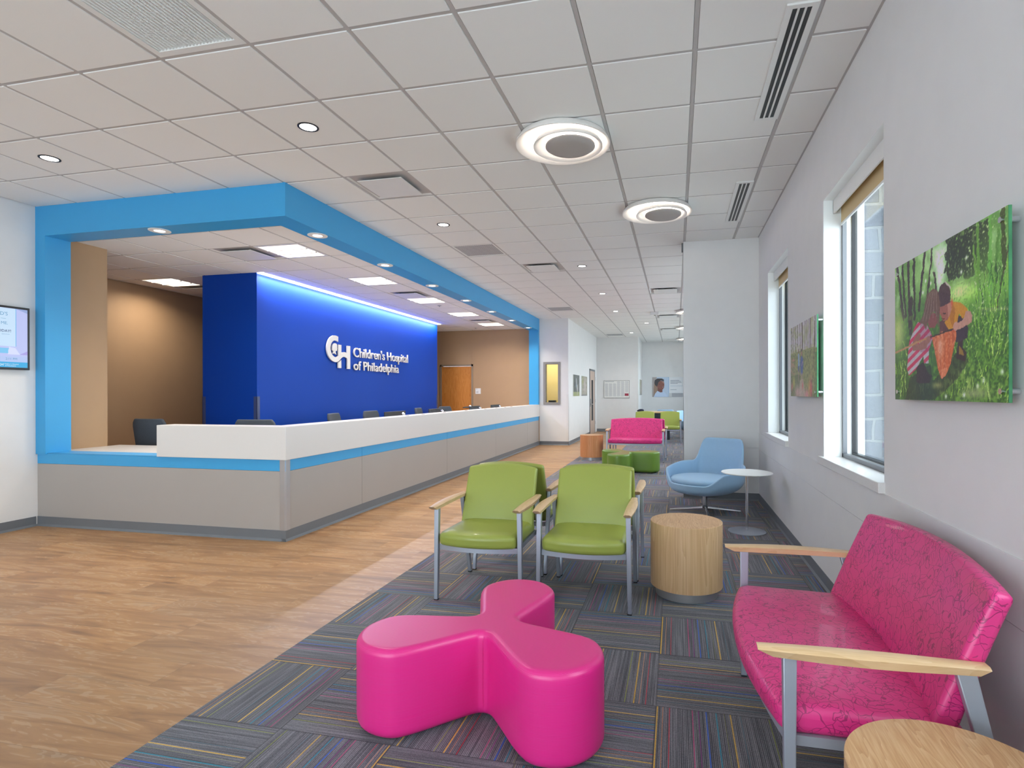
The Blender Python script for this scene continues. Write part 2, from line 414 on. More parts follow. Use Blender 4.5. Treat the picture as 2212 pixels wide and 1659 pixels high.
def wall_with_openings_x(name, x0, x1, y0, y1, z1, ops, mat='wall'):
    """wall slab between x0 and x1 running along y, openings (ya, yb, za, zb)"""
    m = MB(); y = y0
    for (a, b, c, d) in sorted(ops):
        m.box(x0, y, 0, x1, a, z1); m.box(x0, a, 0, x1, b, c); m.box(x0, a, d, x1, b, z1); y = b
    m.box(x0, y, 0, x1, y1, z1)
    return m.build(name, mat, kind='structure')
WZ0, WZ1 = 0.92, 2.742
wins = [(3.105, 4.285), (5.565, 6.725), (0.645, 1.825), (-1.815, -0.635), (8.3, 10.1), (10.9, 12.7), (13.5, 15.3), (16.1, 17.9), (18.7, 20.5)]
wall_with_openings_x('wall_right', XR, XR + 0.263, YB, 22.2, ZC + 0.1, [(a, b, WZ0 - 0.05, WZ1) for a, b in wins])
wall('wall_column', [(0.098, 7.42, 0, XR, 7.60, ZC + 0.1)])
wall('wall_left', [(XL - 0.15, YB, 0, XL, 4.74, ZC + 0.1)])
# unseen glazed wall behind the camera, added to let in soft frontal daylight
m = MB(); m.box(XL - .15, YB - .15, 0, -5.6, YB, ZC + .1); m.box(0.2, YB - .15, 0, XR + .3, YB, ZC + .1); m.box(-5.6, YB - .15, 3.0, 0.2, YB, ZC + .1)
m.build('wall_entry', 'wall', kind='structure')
w0 = struct_root('window_4'); m = MB()
for x in (-5.6, -4.18, -2.76, -1.34, 0.14): m.box(x, YB - .1, 0, x + .06, YB - .02, 3.0)
m.box(-5.6, YB - .1, 0, .2, YB - .02, .08); m.box(-5.6, YB - .1, 2.92, .2, YB - .02, 3.0); m.build('window_frame', 'grey_metal', w0)
MB().box(-5.6, YB - .07, 0.02, .2, YB - .062, 2.98).build('glass_pane', 'glass', w0)
# far walls
IWX0, IWX1, IWZ0, IWZ1 = -3.40, -2.985, 1.085, 2.17
wall('wall_wing', [(-3.53, 14.30, 0, IWX0, 14.42, ZC + .1), (IWX1, 14.30, 0, -2.75, 14.42, ZC + .1), (IWX0, 14.30, 0, IWX1, 14.42, IWZ0), (IWX0, 14.30, IWZ1, IWX1, 14.42, ZC + .1)])
wall('wall_corridor', [(-2.87, 14.42, 0, -2.75, 19.77, ZC + .1)])
wall('wall_board', [(-2.87, 19.65, 0, -1.285, 19.77, ZC + .1), (-1.405, 19.77, 0, -1.285, 22.0, ZC + .1)])
wall('wall_back', [(-1.405, 21.9, 0, XR + .3, 22.02, ZC + .1)])
# reception back of house
wall('wall_reception_left', [(XL - 1.8, 5.24, 0, -8.18, 14.4, 3.4), (-8.18, 5.12, 0, -6.60, 5.235, 3.4)], 'tan')
wall('wall_pier', [(-6.68, 4.74, 0, -6.53, 5.24, 3.4)], 'tan')
wall('wall_reception_back', [(-8.3, 14.30, 0, -6.349 + .045, 14.42, 3.4), (-5.39 - .045, 14.30, 0, -3.53, 14.42, 3.4), (-6.31, 14.30, 2.12, -5.43, 14.42, 3.4)], 'tan')
b_ = MB().box(-6.66, 6.72, 0, -5.75, 12.77, 3.09).build('wall_feature', 'royal', kind='structure')

# room behind the small interior window
wall('wall_office', [(-4.6, 16.3, 0, -2.88, 16.4, 3), (-4.7, 14.43, 0, -4.6, 16.4, 3), (-4.6, 14.43, 2.7, -2.88, 16.3, 2.8)], 'cream')

# baseboards with a toe
def base_y(name, x, sgn, y0, y1):      # face at x, room on sgn side
    m = MB().box(x, y0, 0, x + sgn * .006, y1, .10)
    m.hexa([(x, y0, 0), (x + sgn * .022, y0, 0), (x + sgn * .022, y1, 0), (x, y1, 0)], [(x, y0, .022), (x + sgn * .006, y0, .022), (x + sgn * .006, y1, .022), (x, y1, .022)])
    return m.build(name, 'base', kind='structure')
def base_x(name, y, sgn, x0, x1):
    m = MB().box(x0, y, 0, x1, y + sgn * .006, .10)
    m.hexa([(x0, y, 0), (x1, y, 0), (x1, y + sgn * .022, 0), (x0, y + sgn * .022, 0)], [(x0, y, .022), (x1, y, .022), (x1, y + sgn * .006, .022), (x0, y + sgn * .006, .022)])
    return m.build(name, 'base', kind='structure')
base_y('baseboard_right', XR, -1, YB, 7.42); base_x('baseboard_column', 7.42, -1, .092, XR); base_y('baseboard_column_side', .098, -1, 7.42, 7.6)
base_y('baseboard_left', XL, 1, YB, YD); base_x('baseboard_wing', 14.30, -1, XD, -2.75); base_y('baseboard_corridor', -2.75, 1, 14.3, 17.9)
base_x('baseboard_board', 19.65, -1, -2.75, -1.285); base_y('baseboard_board_side', -1.285, 1, 19.65, 21.9); base_x('baseboard_back', 21.9, -1, -1.285, XR)
# wall protection panels
m = MB(); m.box(XR - .003, YB, .10, XR, 7.42, .651); m.box(XR - .006, YB, .655, XR, 7.42, .866); m.build('trim_1', 'wall_panel', kind='structure')
m = MB(); m.box(.150, 7.417, .10, XR - .006, 7.42, .651 + .02); m.box(.150, 7.414, .675, XR - .006, 7.42, .885); m.build('trim_2', 'wall_panel', kind='structure')
def guard(i, x, y, sx, sy, mat, z0=.10, z1=1.335):   # corner guard; walls lie towards sx, sy
    m = MB(); a = .052; e = .004
    m.box(x - sx * e, y - sy * e, z0, x + sx * a, y, z1); m.box(x - sx * e, y - sy * e, z0, x, y + sy * a, z1)
    m.build('trim_%d' % i, mat, kind='structure')
guard(3, .098, 7.42, 1, 1, 'guard_white'); guard(4, -5.75, 6.72, -1, 1, 'guard'); guard(5, -6.66, 6.72, 1, 1, 'guard')
guard(6, -5.75, 12.77, -1, -1, 'guard'); guard(7, -2.75, 14.30, -1, 1, 'guard_white'); guard(8, -1.285, 19.65, -1, 1, 'guard_white')

# exterior
tag(MB().box(1.33, -8, -.2, 14, 26, -.05).build('ground', 'concrete'), kind='structure')  # unseen pale ground, added to bounce daylight in through the windows
def pier(name, y0, y1, lab):
    tag(MB().box(1.343, y0, -.1, 2.6, y1, 4.2).build(name, 'stone'), lab, 'stone wall')
pier('stone_pier', 4.47, 5.35, 'pale blue-grey ashlar stone pier outside the nearer tall window')
tag(MB().box(1.492, 4.30, -.1, 2.0, 4.44, 4.2).build('stone_pier', 'stone'), 'narrow darker strip of stone wall at the right edge of the nearer tall window', 'stone wall')

def window(i, y0, y1):
    r = struct_root('window_%d' % i)
    def ring(name, x0, x1, wd, mat):
        m = MB(); z0, z1 = WZ0, WZ1
        m.box(x0, y0, z0, x1, y0 + wd, z1); m.box(x0, y1 - wd, z0, x1, y1, z1)
        m.box(x0, y0, z0, x1, y1, z0 + wd); m.box(x0, y0, z1 - wd, x1, y1, z1)
        return m.build(name, mat, r)
    lin_ = MB(); x0, x1, wd = XR + .001, 1.145, .004
    lin_.box(x0, y1 - wd, WZ0, x1, y1, WZ1); lin_.box(x0, y0, WZ0, x1, y0 + wd, WZ1); lin_.box(x0, y0, WZ1 - wd, x1, y1, WZ1)
    lin_.build('reveal', 'white_gloss', r)
    ring('inner_frame', 1.145, 1.172, .028, 'grey_metal'); ring('frame_band', 1.172, 1.204, .020, 'white_gloss')
    ring('gasket', 1.204, 1.238, .034, 'black'); ring('outer_frame', 1.238, 1.288, .016, 'white_gloss')
    MB().box(1.214, y0 + .01, WZ0 + .01, 1.220, y1 - .01, WZ1 - .01).build('glass_pane', 'glass', r)
    s = MB().box(XR - .032, y0 - .012, WZ0 - .055, 1.15, y1 + .055, WZ0).build('window_sill', 'quartz', r, bevel=.004)
    tag(MB().box(1.090, y0 + .006, 2.64, 1.10, y1 - .006, WZ1 - .001).build('shade_fascia', 'white', r))
    MB().box(1.090, y1 - .012, 2.64, 1.145, y1 - .006, WZ1 - .001).build('shade_bracket', 'white_gloss', r)
    MB().tube([(1.125, y0 + .02, 2.70), (1.125, y1 - .02, 2.70)], .024, 14).build('shade_roller', 'shade', r, smooth=True)
    f = MB().box(1.138, y0 + .02, 2.56, 1.140, y1 - .022, 2.70).build('shade_cloth', 'shade', r)
    MB().box(1.133, y0 + .02, 2.55, 1.143, y1 - .022, 2.565).build('hem_bar', 'white', r)
for i, (a, b) in enumerate(wins[:3]): window(i + 1, a, b)
for i, (a, b) in enumerate(wins[3:]):
    r = struct_root('window_%d' % (i + 5)); m = MB()
    for q in (a, b - .05): m.box(1.16, q, WZ0, 1.24, q + .05, WZ1)
    m.box(1.16, a, WZ0, 1.24, b, WZ0 + .05); m.box(1.16, a, WZ1 - .05, 1.24, b, WZ1); m.build('window_frame', 'grey_metal', r)
    MB().box(1.2, a, WZ0, 1.206, b, WZ1).build('glass_pane', 'glass', r)
    MB().box(XR - .03, a, WZ0 - .05, 1.15, b, WZ0).build('window_sill', 'quartz', r)

# ------------------------------------------------------------------ ceilings
def node_x(i): return NX + P_ * i
def node_y(j): return NY + P_ * j
skip = {(-5, -1), (-5, 0 - 2), (-5, 3), (-4, 9), (-5, 7), (-5, 16), (-4, 26), (-1, 13), (-1, 19), (-1, 24)}
skip.discard((-5, 0))
ct = MB()
def tile(m, x0, x1, y0, y1, z, g=.013, d=.008, bv=.007):
    a, b, c_, d_ = x0 + g, x1 - g, y0 + g, y1 - g
    m.add([(a, c_, z), (b, c_, z), (b, d_, z), (a, d_, z), (a + bv * .4, c_ + bv * .4, z - d), (b - bv * .4, c_ + bv * .4, z - d), (b - bv * .4, d_ - bv * .4, z - d), (a + bv * .4, d_ - bv * .4, z - d)],
          [(4, 7, 6, 5), (0, 1, 5, 4), (1, 2, 6, 5), (2, 3, 7, 6), (3, 0, 4, 7)])
TZ = ZC + .006
for i in range(-11, 2):
    for j in range(-11, 32):
        x0, x1 = node_x(i), node_x(i + 1); y0, y1 = node_y(j), node_y(j + 1)
        if i == 1: x1 = XR
        x0 = max(x0, XL); y0 = max(y0, YB); y1 = min(y1, 21.9)
        if x1 - x0 < .1 or y1 - y0 < .05 or (i, j) in skip: continue
        if y0 > 4.4 and x1 < XD: continue
        if y0 > 14.3 and x1 < -2.75: continue
        if y0 > 19.7 and x1 < -1.28: continue
        tile(ct, x0, x1, y0, y1, TZ)
ct.build('ceiling', 'tile', kind='structure')
g = MB()
for i in range(-11, 2):
    x = node_x(i)
    if x > XL: g.box(x - .012, YB, TZ - .004, x + .012, 21.9 if x > -2.8 else (14.3 if x > XD else YD), TZ + .01)
for j in range(-11, 32):
    y = node_y(j)
    if YB < y < 21.9: g.box(XL if y < YD else (XD if y < 14.3 else -2.75), y - .012, TZ - .0035, XR, y + .012, TZ + .01)
g.box(XR - .02, YB, TZ - .006, XR, 7.42, TZ + .01); g.box(.098, 7.40, TZ - .006, XR, 7.42, TZ + .01)
g.box(XL, YB, TZ + .011, XR + .3, 4.6, TZ + .05); g.box(-3.8, 4.6, TZ + .011, XR + .3, 22, TZ + .05)
g.build('trim_9', 'grid', kind='structure')
# reception ceiling
IZ = 3.08; ix0, iy0 = -4.78, 5.502
ict = MB(); ig = MB()
iskip = {(0, 0), (-1, 0), (0, 3), (0, 5), (0, 6), (0, 9), (0, 11), (0, 12), (-5, 2), (-5, 3)}
for i in range(-6, 3):
    for j in range(-2, 15):
        x0, x1, y0, y1 = ix0 + P_ * i, ix0 + P_ * (i + 1), iy0 + P_ * j, iy0 + P_ * (j + 1)
        x1 = min(x1, -3.775); y0 = max(y0, 4.735); y1 = min(y1, 14.3); x0 = max(x0, -8.18)
        if x1 - x0 < .04 or y1 - y0 < .04 or (i, j) in iskip: continue
        if y1 < 5.1 + .2 and x1 < -6.53: continue
        tile(ict, x0, x1, y0, y1, IZ + .004)
ict.build('ceiling', 'tile', kind='structure')
for i in range(-6, 3):
    x = ix0 + P_ * i
    if -8.18 < x < -3.77: ig.box(x - .012, 4.735 if x > -6.53 else 5.24, IZ, x + .012, 14.3, IZ + .01)
for j in range(-2, 15):
    y = iy0 + P_ * j
    if 4.74 < y < 14.3: ig.box(-8.18 if y > 5.24 else -6.53, y - .012, IZ + .0005, -3.775, y + .012, IZ + .01)
ig.box(-8.2, 4.735, IZ + .012, -3.77, 14.32, IZ + .05)
ig.build('trim_10', 'grid', kind='structure')

# ------------------------------------------------------------------ blue portal around the reception
SB = 3.024
pt = thing('portal_frame', 'bright sky-blue boxed portal framing the reception counter from ceiling to desk', 'soffit', (XD, YD, 0))
def L_(x, y): return (x - XD, y - YD)
hd = MB()
hd.prism([L_(XL, YD), L_(XD, YD), L_(XD, 14.30), L_(-3.78, 14.30), L_(-3.78, 4.74), L_(XL, 4.74)], SB, ZC + .02)
hd.build('header', 'sky_blue', pt)
MB().box(XL - XD, 0, .75, -6.40 - XD, .253, SB).build('jamb', 'sky_blue', pt)
MB().box(-3.78 - XD, 14.17 - YD, 1.07, 0, 14.30 - YD, SB).build('jamb', 'sky_blue', pt)

# ------------------------------------------------------------------ reception desk
dk = thing('reception_desk', 'long L-shaped reception desk with speckled white transaction top, blue band and grey laminate front', 'reception desk', (XD, YD, 0))
of = .018
bd = MB()
def lrun(z0, z1, o, x_start=XL, th=.10, yend=14.30):
    m = MB(); a = L_(x_start, YD + o); b = L_(XD - o, YD + o); c = L_(XD - o, yend); d = L_(XD - o - th, yend); e = L_(XD - o - th, YD + o + th); f = L_(x_start, YD + o + th)
    m.prism([a, b, c, d, e, f], z0, z1); return m
# front laminate panels with joints
def panels(name, z0, z1, mat):
    m = MB(); j = .0025; o = of; th = .09
    cuts = [YD + o, 5.796 - 0, 8.244, 10.692, 13.14, 14.30]
    m.box(XL - XD, o, z0, -o - .0, o + th, z1)
    for a, b in zip(cuts[:-1], cuts[1:]):
        m.box(-o - th, a - YD + (j if a > YD + 1 else th), z0, -o, b - YD - j, z1)
    m.box(-o - th, th, z0, -o - .006, 14.30 - YD, z1)
    return m.build(name, mat, dk)
panels('front_panel', .10, .649, 'laminate'); panels('blue_band', .651, .757, 'sky_blue')
lrun(0, .10, of - .004, th=.08).build('cove_base', 'base', dk)
m = MB(); m.hexa([(XL - XD, .0, 0), (0, .0, 0), (-.0, .05, 0), (XL - XD, .05, 0)], [(XL - XD, of - .004, .022), (-of + .004, of - .004, .022), (-of, .05, .022), (XL - XD, .05, .022)])
m.hexa([(-.05, 0, 0), (0, 0, 0), (0, 14.3 - YD, 0), (-.05, 14.3 - YD, 0)], [(-.05, of - .004, .022), (-of + .004, of - .004, .022), (-of + .004, 14.3 - YD, .022), (-.05, 14.3 - YD, .022)])
m.build('base_toe', 'base', dk)
# ledge on the low side, seam, low worktop
MB().box(XL - XD, of, .7585, -4.98 - XD, .235, .762).build('ledge', 'sky_blue', dk)
m = MB(); m.box(XL - XD + .003, .04, .7622, -4.99 - XD, .043, .7628); m.build('ledge_seam', 'grey_metal', dk)
m = MB(); m.box(XL - XD + .002, .236, .735, -3.66 - XD, .90, .765); m.box(-4.42 - XD, .90, .735, -3.66 - XD, 14.16 - YD, .765)
m.build('work_surface', 'quartz', dk)
# white transaction top
x0 = -4.99
tr = MB(); tr.prism([L_(x0, YD), L_(XD, YD), L_(XD, 14.30), L_(XD - .215, 14.30), L_(XD - .215, YD + .205), L_(x0, YD + .205)], .7575, 1.068)
trans = tr.build('transaction_top', 'quartz', dk, bevel=.003, label='speckled white quartz upper counter')
st = MB(); cs_ = .058; st.prism([(-cs_ - of, of - .005), (-.012 - of + .005, of - .005), (-of + .005, of + .007), (-of + .005, of + cs_), (-of - .01, of + cs_), (-of - cs_, of + .01)], .10, .757)
st.build('corner_trim', 'steel', dk, smooth=True, label='brushed steel corner strip')
gm = MB()
for y in (7.01, 7.50, 8.27, 9.2, 10.2, 10.9, 11.48, 11.95):
    o = MB().lathe([(.026, 0), (.026, .003), (.02, .0045)], (-.07, y - YD, 1.068), 20).build('cord_grommet', 'dark', trans, smooth=True)

# ------------------------------------------------------------------ reception wall: LED strip, sign, door, placard
ls = thing('led_strip', 'bright cool white LED strip washing the top of the royal blue wall', 'light', (-5.70, 6.72, 3.074))
MB().box(-.045, 0, -.006, .05, 6.05, .0).build('diffuser', 'led', ls)
area('strip_light', (-5.665, 9.745, 3.060), .06, 6.0, 70, (.90, .89, 1), spread=math.radians(165))

SX = -5.75
sg = thing('hospital_sign', 'silver dimensional letters and emblem mounted on royal blue wall', 'sign', (SX, 8.27, 1.80))
Cp = [(8.602, 2.358), (8.554, 2.371), (8.492, 2.373), (8.423, 2.357), (8.362, 2.321), (8.309, 2.261), (8.279, 2.185), (8.276, 2.121), (8.293, 2.049), (8.331, 1.996), (8.383, 1.954), (8.452, 1.922), (8.521, 1.912), (8.584, 1.921), (8.632, 1.947), (8.688, 1.99), (8.729, 2.014), (8.778, 2.023), (8.836, 2.011), (8.874, 1.992), (8.873, 1.812), (8.965, 1.814), (8.966, 2.225), (8.87, 2.225), (8.869, 2.084), (8.836, 2.101), (8.778, 2.106), (8.729, 2.098), (8.693, 2.077), (8.694, 2.224), (8.604, 2.224), (8.604, 2.028), (8.561, 2.006), (8.514, 1.999), (8.46, 2.014), (8.414, 2.048), (8.384, 2.101), (8.376, 2.156), (8.392, 2.213), (8.43, 2.258), (8.484, 2.286), (8.538, 2.287), (8.601, 2.269)]
Lp = [(8.632, 1.925), (8.688, 1.96), (8.691, 1.819), (8.6, 1.817), (8.6, 1.910)]
Hp = [(8.43, 2.151), (8.433, 2.193), (8.461, 2.226), (8.499, 2.239), (8.538, 2.237), (8.562, 2.223), (8.57, 2.2), (8.566, 2.171), (8.573, 2.148), (8.563, 2.129), (8.566, 2.113), (8.538, 2.108), (8.522, 2.102), (8.53, 2.075), (8.549, 2.043), (8.514, 2.057), (8.483, 2.067), (8.445, 2.053), (8.465, 2.089), (8.452, 2.107), (8.429, 2.114)]
t = plain('sign_silver', (214, 210, 206), 0.4, 0.25)
def smooth_poly(p, n=1):
    for _ in range(n):
        q = []
        for i in range(len(p)):
            a, b, c = Vector(p[i - 1]), Vector(p[i]), Vector(p[(i + 1) % len(p)])
            ang = (b - a).angle(c - b, 0)
            if ang > 1.0: q.append(tuple(b))
            else: q += [tuple(b + (a - b) * .25), tuple(b + (c - b) * .25)]
        p = q
    return p
for nm, pl in (('emblem', Cp), ('emblem', Lp), ('child_profile', Hp)):
    pl = smooth_poly([(a - 8.27, b - 1.80) for a, b in pl], 2)
    m = MB(); m.prism(pl, .012, .034, 'x'); o = m.build(nm, 'sign_silver', sg)
    bm = bmesh.new(); bm.from_mesh(o.data); bmesh.ops.triangulate(bm, faces=[f for f in bm.faces if len(f.verts) > 4]); bm.to_mesh(o.data); bm.free()

def text_mesh(s, size=1.0, offset=0.0, extrude=0.0):
    cu = bpy.data.curves.new('t', 'FONT'); cu.body = s; cu.size = size; cu.offset = offset; cu.extrude = extrude; cu.resolution_u = 4
    o = bpy.data.objects.new('t', cu); C.objects.link(o)
    dg = bpy.context.evaluated_depsgraph_get(); dg.update()
    me = bpy.data.meshes.new_from_object(o.evaluated_get(dg)); bpy.data.objects.remove(o); bpy.data.curves.remove(cu)
    return me
def bounds(me):
    n = len(me.vertices); a = np.zeros(n * 3); me.vertices.foreach_get('co', a); a = a.reshape(-1, 3); return a.min(0), a.max(0), a
def letters(s, y0, y1, zb, cap, parent, x, thick, mat, off=.012, rev=False, name='letter'):
    """one mesh per letter, run along +y on the plane x, width fitted to y0..y1"""
    full = text_mesh(s, 1, off); lo, hi, _ = bounds(full); kx = (y1 - y0) / (hi[0] - lo[0]); H = bounds(text_mesh('H', 1, off)); kz = cap / (H[1][1] - H[0][1]); zb0 = H[0][1]
    out = []
    for i, ch in enumerate(s):
        if ch == ' ': continue
        pre = text_mesh(s[:i + 1], 1, off); g_ = text_mesh(ch, 1, off, thick / 2)
        gl, gh, a = bounds(g_); pl_, ph, _ = bounds(pre); dx = ph[0] - gh[0]
        # the right edge of the prefix is its last glyph's
        co = np.stack([a[:, 2] + x + thick / 2, (a[:, 0] + dx - lo[0]) * kx + y0, (a[:, 1] - zb0) * kz + zb], 1)
        g_.vertices.foreach_set('co', co.ravel()); g_.update(); g_.name = name; g_.materials.clear(); g_.materials.append(M[mat])
        out.append(link(name, g_, parent))
    return out
letters("Children's Hospital", 9.083 - 8.27, 11.185 - 8.27, 2.040 - 1.80, .172, sg, .012, .02, 'sign_silver', .009)
letters("of Philadelphia", 9.086 - 8.27, 10.77 - 8.27, 1.803 - 1.80, .166, sg, .012, .02, 'sign_silver', .009)

dr = struct_root('door_1', (-6.349, 14.30, 0))
m = MB(); m.box(0, -.02, 0, .045, .02, 2.157); m.box(.914, -.02, 0, .959, .02, 2.157); m.box(0, -.02, 2.107, .959, .02, 2.157); m.build('door_frame', 'frame_paint', dr)
MB().box(.047, .004, .01, .912, .045, 2.105).build('door_leaf', 'door_wood', dr)
MB().tube([(.85, -.01, 1.0), (.85, -.05, 1.0), (.74, -.05, 1.0)], .011).build('door_handle', 'chrome', dr, smooth=True)
pc = thing('room_placard', 'small square white sign plate on the tan wall beside the wooden door', 'sign', (-5.32, 14.29, 1.351))
MB().box(0, 0, 0, .15, .008, .153).build('plate', 'white', pc)
def word(s, parent, loc, h, mat, plane='xz', flip=1, name='lettering', wid=None, off=0):
    me = text_mesh(s, 1, off); lo, hi, a = bounds(me); H = bounds(text_mesh('H')); k = h / (H[1][1] - H[0][1]); kx = k if wid is None else wid / (hi[0] - lo[0])
    if plane == 'xz': co = np.stack([(a[:, 0] - lo[0]) * kx + loc[0], np.full(len(a), loc[1]), (a[:, 1] - H[0][1]) * k + loc[2]], 1)
    else: co = np.stack([np.full(len(a), loc[0]), (a[:, 0] - lo[0]) * kx * flip + loc[1], (a[:, 1] - H[0][1]) * k + loc[2]], 1)
    me.vertices.foreach_set('co', co.ravel()); me.update(); me.name = name; me.materials.clear(); me.materials.append(M[mat]); return link(name, me, parent)
m = MB()
for k in range(4): m.box(.02, -.0006, .03 + k * .014, .08 + .01 * (k % 2), 0, .034 + k * .014)
m.build('printed_text', 'grey_metal', pc); MB().box(.02, -.0006, .125, .05, 0, .135).build('printed_heading', 'grey_metal', pc)

# interior window
iw = struct_root('window_14', (IWX0, 14.30, IWZ0)); m = MB(); ww, hh = IWX1 - IWX0, IWZ1 - IWZ0
for a in ((-.02, -.022, -.02, .04, .14, hh + .02), (ww - .04, -.022, -.02, ww + .02, .14, hh + .02), (.04, -.022, -.02, ww - .04, .14, .04), (.04, -.022, hh - .04, ww - .04, .14, hh + .02)): m.box(*a)
m.build('window_frame', 'frame_grey', iw); MB().box(.03, .05, .03, ww - .03, .056, hh - .03).build('glass_pane', 'glass', iw)
bx = thing('desk_phone', 'small dark box behind the beige-framed interior window', 'box', (-3.36, 14.60, 1.09))  # plain dark box standing for a small monitor
MB().box(0, 0, 0, .19, .16, .085).build('body', 'dark', bx, bevel=.01)
tag(MB().box(-4.55, 14.47, 1.055, -2.9, 15.1, 1.085).build('office_shelf', 'laminate'), 'shelf behind the beige-framed interior window', 'shelf')
area('office_lamp', (-3.6, 15.5, 2.69), .6, .6, 22, (1, .88, .66))

# ------------------------------------------------------------------ ceiling fixtures
def troffer(x, y, lab):
    r = thing('troffer_light', lab, 'ceiling light', (x, y, IZ), 0, 'square troffer lights over the reception desk')
    w_ = P_; m = MB()
    for a in ((.012, .012, w_ - .012, .05), (.012, w_ - .05, w_ - .012, w_ - .012), (.012, .05, .04, w_ - .05), (w_ - .04, .05, w_ - .012, w_ - .05)): m.box(a[0], a[1], -.004, a[2], a[3], .03)
    fr_ = m.build('frame', 'white', r)
    for k in range(3):
        a = .045 + k * .178; MB().box(.04, a, .008, w_ - .04, a + .165, .012).build('diffuser', 'lamp_warm', r)
        if k: MB().box(.04, a - .020, -.012, w_ - .04, a + .004, .004).build('divider', 'white', fr_)
    area('troffer_lamp', (x + P_ / 2, y + P_ / 2, IZ + .005), .5, .5, 17, (1, .89, .74), spread=math.radians(150))
for k, (i, j) in enumerate([(0, 0), (0, 3), (0, 6), (0, 9), (0, 12), (-5, 2)]):
    troffer(ix0 + P_ * i, iy0 + P_ * j, ['square warm white ceiling light nearest the portal corner', 'second square ceiling light along the reception ceiling', 'third square ceiling light along the reception ceiling, right beside a diffuser',
            'fourth square ceiling light along the reception ceiling', 'farthest square ceiling light over the reception desk', 'square ceiling light in the left recess beside the brown wall'][k])

def diffuser(x, y, z, lab, grp='square air diffusers', s=P_):
    r = thing('air_diffuser', lab, 'air diffuser', (x, y, z), 0, grp)
    m = MB(); a, b = .012, s - .012; c, d = .075, s - .075
    m.add([(a, a, 0), (b, a, 0), (b, b, 0), (a, b, 0), (c, c, .05), (d, c, .05), (d, d, .05), (c, d, .05)], [(0, 1, 5, 4), (1, 2, 6, 5), (2, 3, 7, 6), (3, 0, 4, 7)])
    m.build('frame', 'white', r); MB().box(c, c, .05, d, d, .06).build('throat', 'black', r)
    plq = MB().box(.085, .085, -.022, s - .085, s - .085, -.016).build('plaque', 'white', r)
    m = MB()
    for p in ((.16, .16), (s - .16, .16), (.16, s - .16), (s - .16, s - .16)): MB().box(p[0] - .008, p[1] - .002, -.016, p[0] + .008, p[1] + .002, .05).build('hanger', 'steel', plq)
diffuser(node_x(-5), node_y(3), TZ, 'square plaque air diffuser beside the blue portal corner')
diffuser(node_x(-4), node_y(9), TZ, 'square air diffuser in the middle of the main ceiling')
for j, lab in ((13, 'nearest of the air diffusers over the far seating'), (19, 'middle air diffuser over the far seating'), (24, 'farthest air diffuser over the far seating')): diffuser(node_x(-1), node_y(j), TZ, lab)
diffuser(ix0 - P_, iy0, IZ, 'air diffuser left of the nearest square light in the reception ceiling')
diffuser(ix0, iy0 + 5 * P_, IZ, 'air diffuser before the third square light in the reception ceiling')
diffuser(ix0, iy0 + 11 * P_, IZ, 'farthest air diffuser in the reception ceiling')
diffuser(ix0 - 5 * P_, iy0 + 3 * P_, IZ, 'air diffuser behind the square light in the left recess')

def eggcrate(x, y, lab):
    r = thing('return_grille', lab, 'air grille', (x, y, TZ), 0, 'square egg-crate return grilles')
    m = MB(); s = P_
    for a in ((.012, .012, s - .012, .035), (.012, s - .035, s - .012, s - .012), (.012, .035, .035, s - .035), (s - .035, .035, s - .012, s - .035)): m.box(a[0], a[1], -.004, a[2], a[3], .01)
    m.build('frame', 'white', r)
    MB().box(.035, .035, .0, s - .035, s - .035, .006).build('grille', 'egg', r)
eggcrate(node_x(-5), node_y(7), 'nearest egg-crate return grille, beside the blue soffit')
eggcrate(node_x(-5), node_y(16), 'egg-crate return grille near the far end of the blue soffit')
eggcrate(node_x(-4), node_y(26), 'farthest small egg-crate grille before the notice board wall')
# large ribbed grille at the top left
r = thing('ribbed_grille', 'large ribbed rectangular ceiling grille at the top left', 'air grille', (node_x(-5), node_y(-2), TZ))
m = MB(); W2, H2 = P_, 2 * P_
for a in ((.012, .012, W2 - .012, .05), (.012, H2 - .055, W2 - .012, H2 - .012), (.012, .05, .05, H2 - .055), (W2 - .05, .05, W2 - .012, H2 - .055)): m.box(a[0], a[1], -.006, a[2], a[3], .03)
m.build('frame', 'white', r)
m = MB(); n = 22; dx = (W2 - .1) / n
for k in range(n):
    a = .05 + k * dx; m.add([(a, .05, .012), (a + dx * .62, .05, .012), (a + dx * .31, .05, -.004), (a, H2 - .055, .012), (a + dx * .62, H2 - .055, .012), (a + dx * .31, H2 - .055, -.004)], [(0, 1, 2), (3, 5, 4), (0, 2, 5, 3), (1, 4, 5, 2)])
m.build('ribs', 'white', r); MB().box(.04, .04, .014, W2 - .04, H2 - .04, .02).build('backing', 'grey_metal', r)

def slot(x0, y0, y1, lab):
    r = thing('slot_diffuser', lab, 'linear air diffuser', (x0, y0, TZ - .010), 0, 'linear slot diffusers by the window wall'); L = y1 - y0; w_ = .158
    m = MB()
    for a in ((0, 0, w_, .03), (0, L - .03, w_, L), (0, .03, .032, L - .03), (w_ - .032, .03, w_, L - .03), (.056, .03, .067, L - .03), (.091, .03, .102, L - .03)): m.box(a[0], a[1], -.009, a[2], a[3], .004)
    m.build('frame', 'white', r)
    for a in (.032, .067, .102): MB().box(a, .03, -.004, a + .024, L - .03, -.001).build('slot', 'black', r)
slot(.551, 2.99, 4.212, 'longer three-slot linear air diffuser nearest the top edge'); slot(.551, 5.413, 6.64, 'three-slot linear air diffuser farther along the window wall')

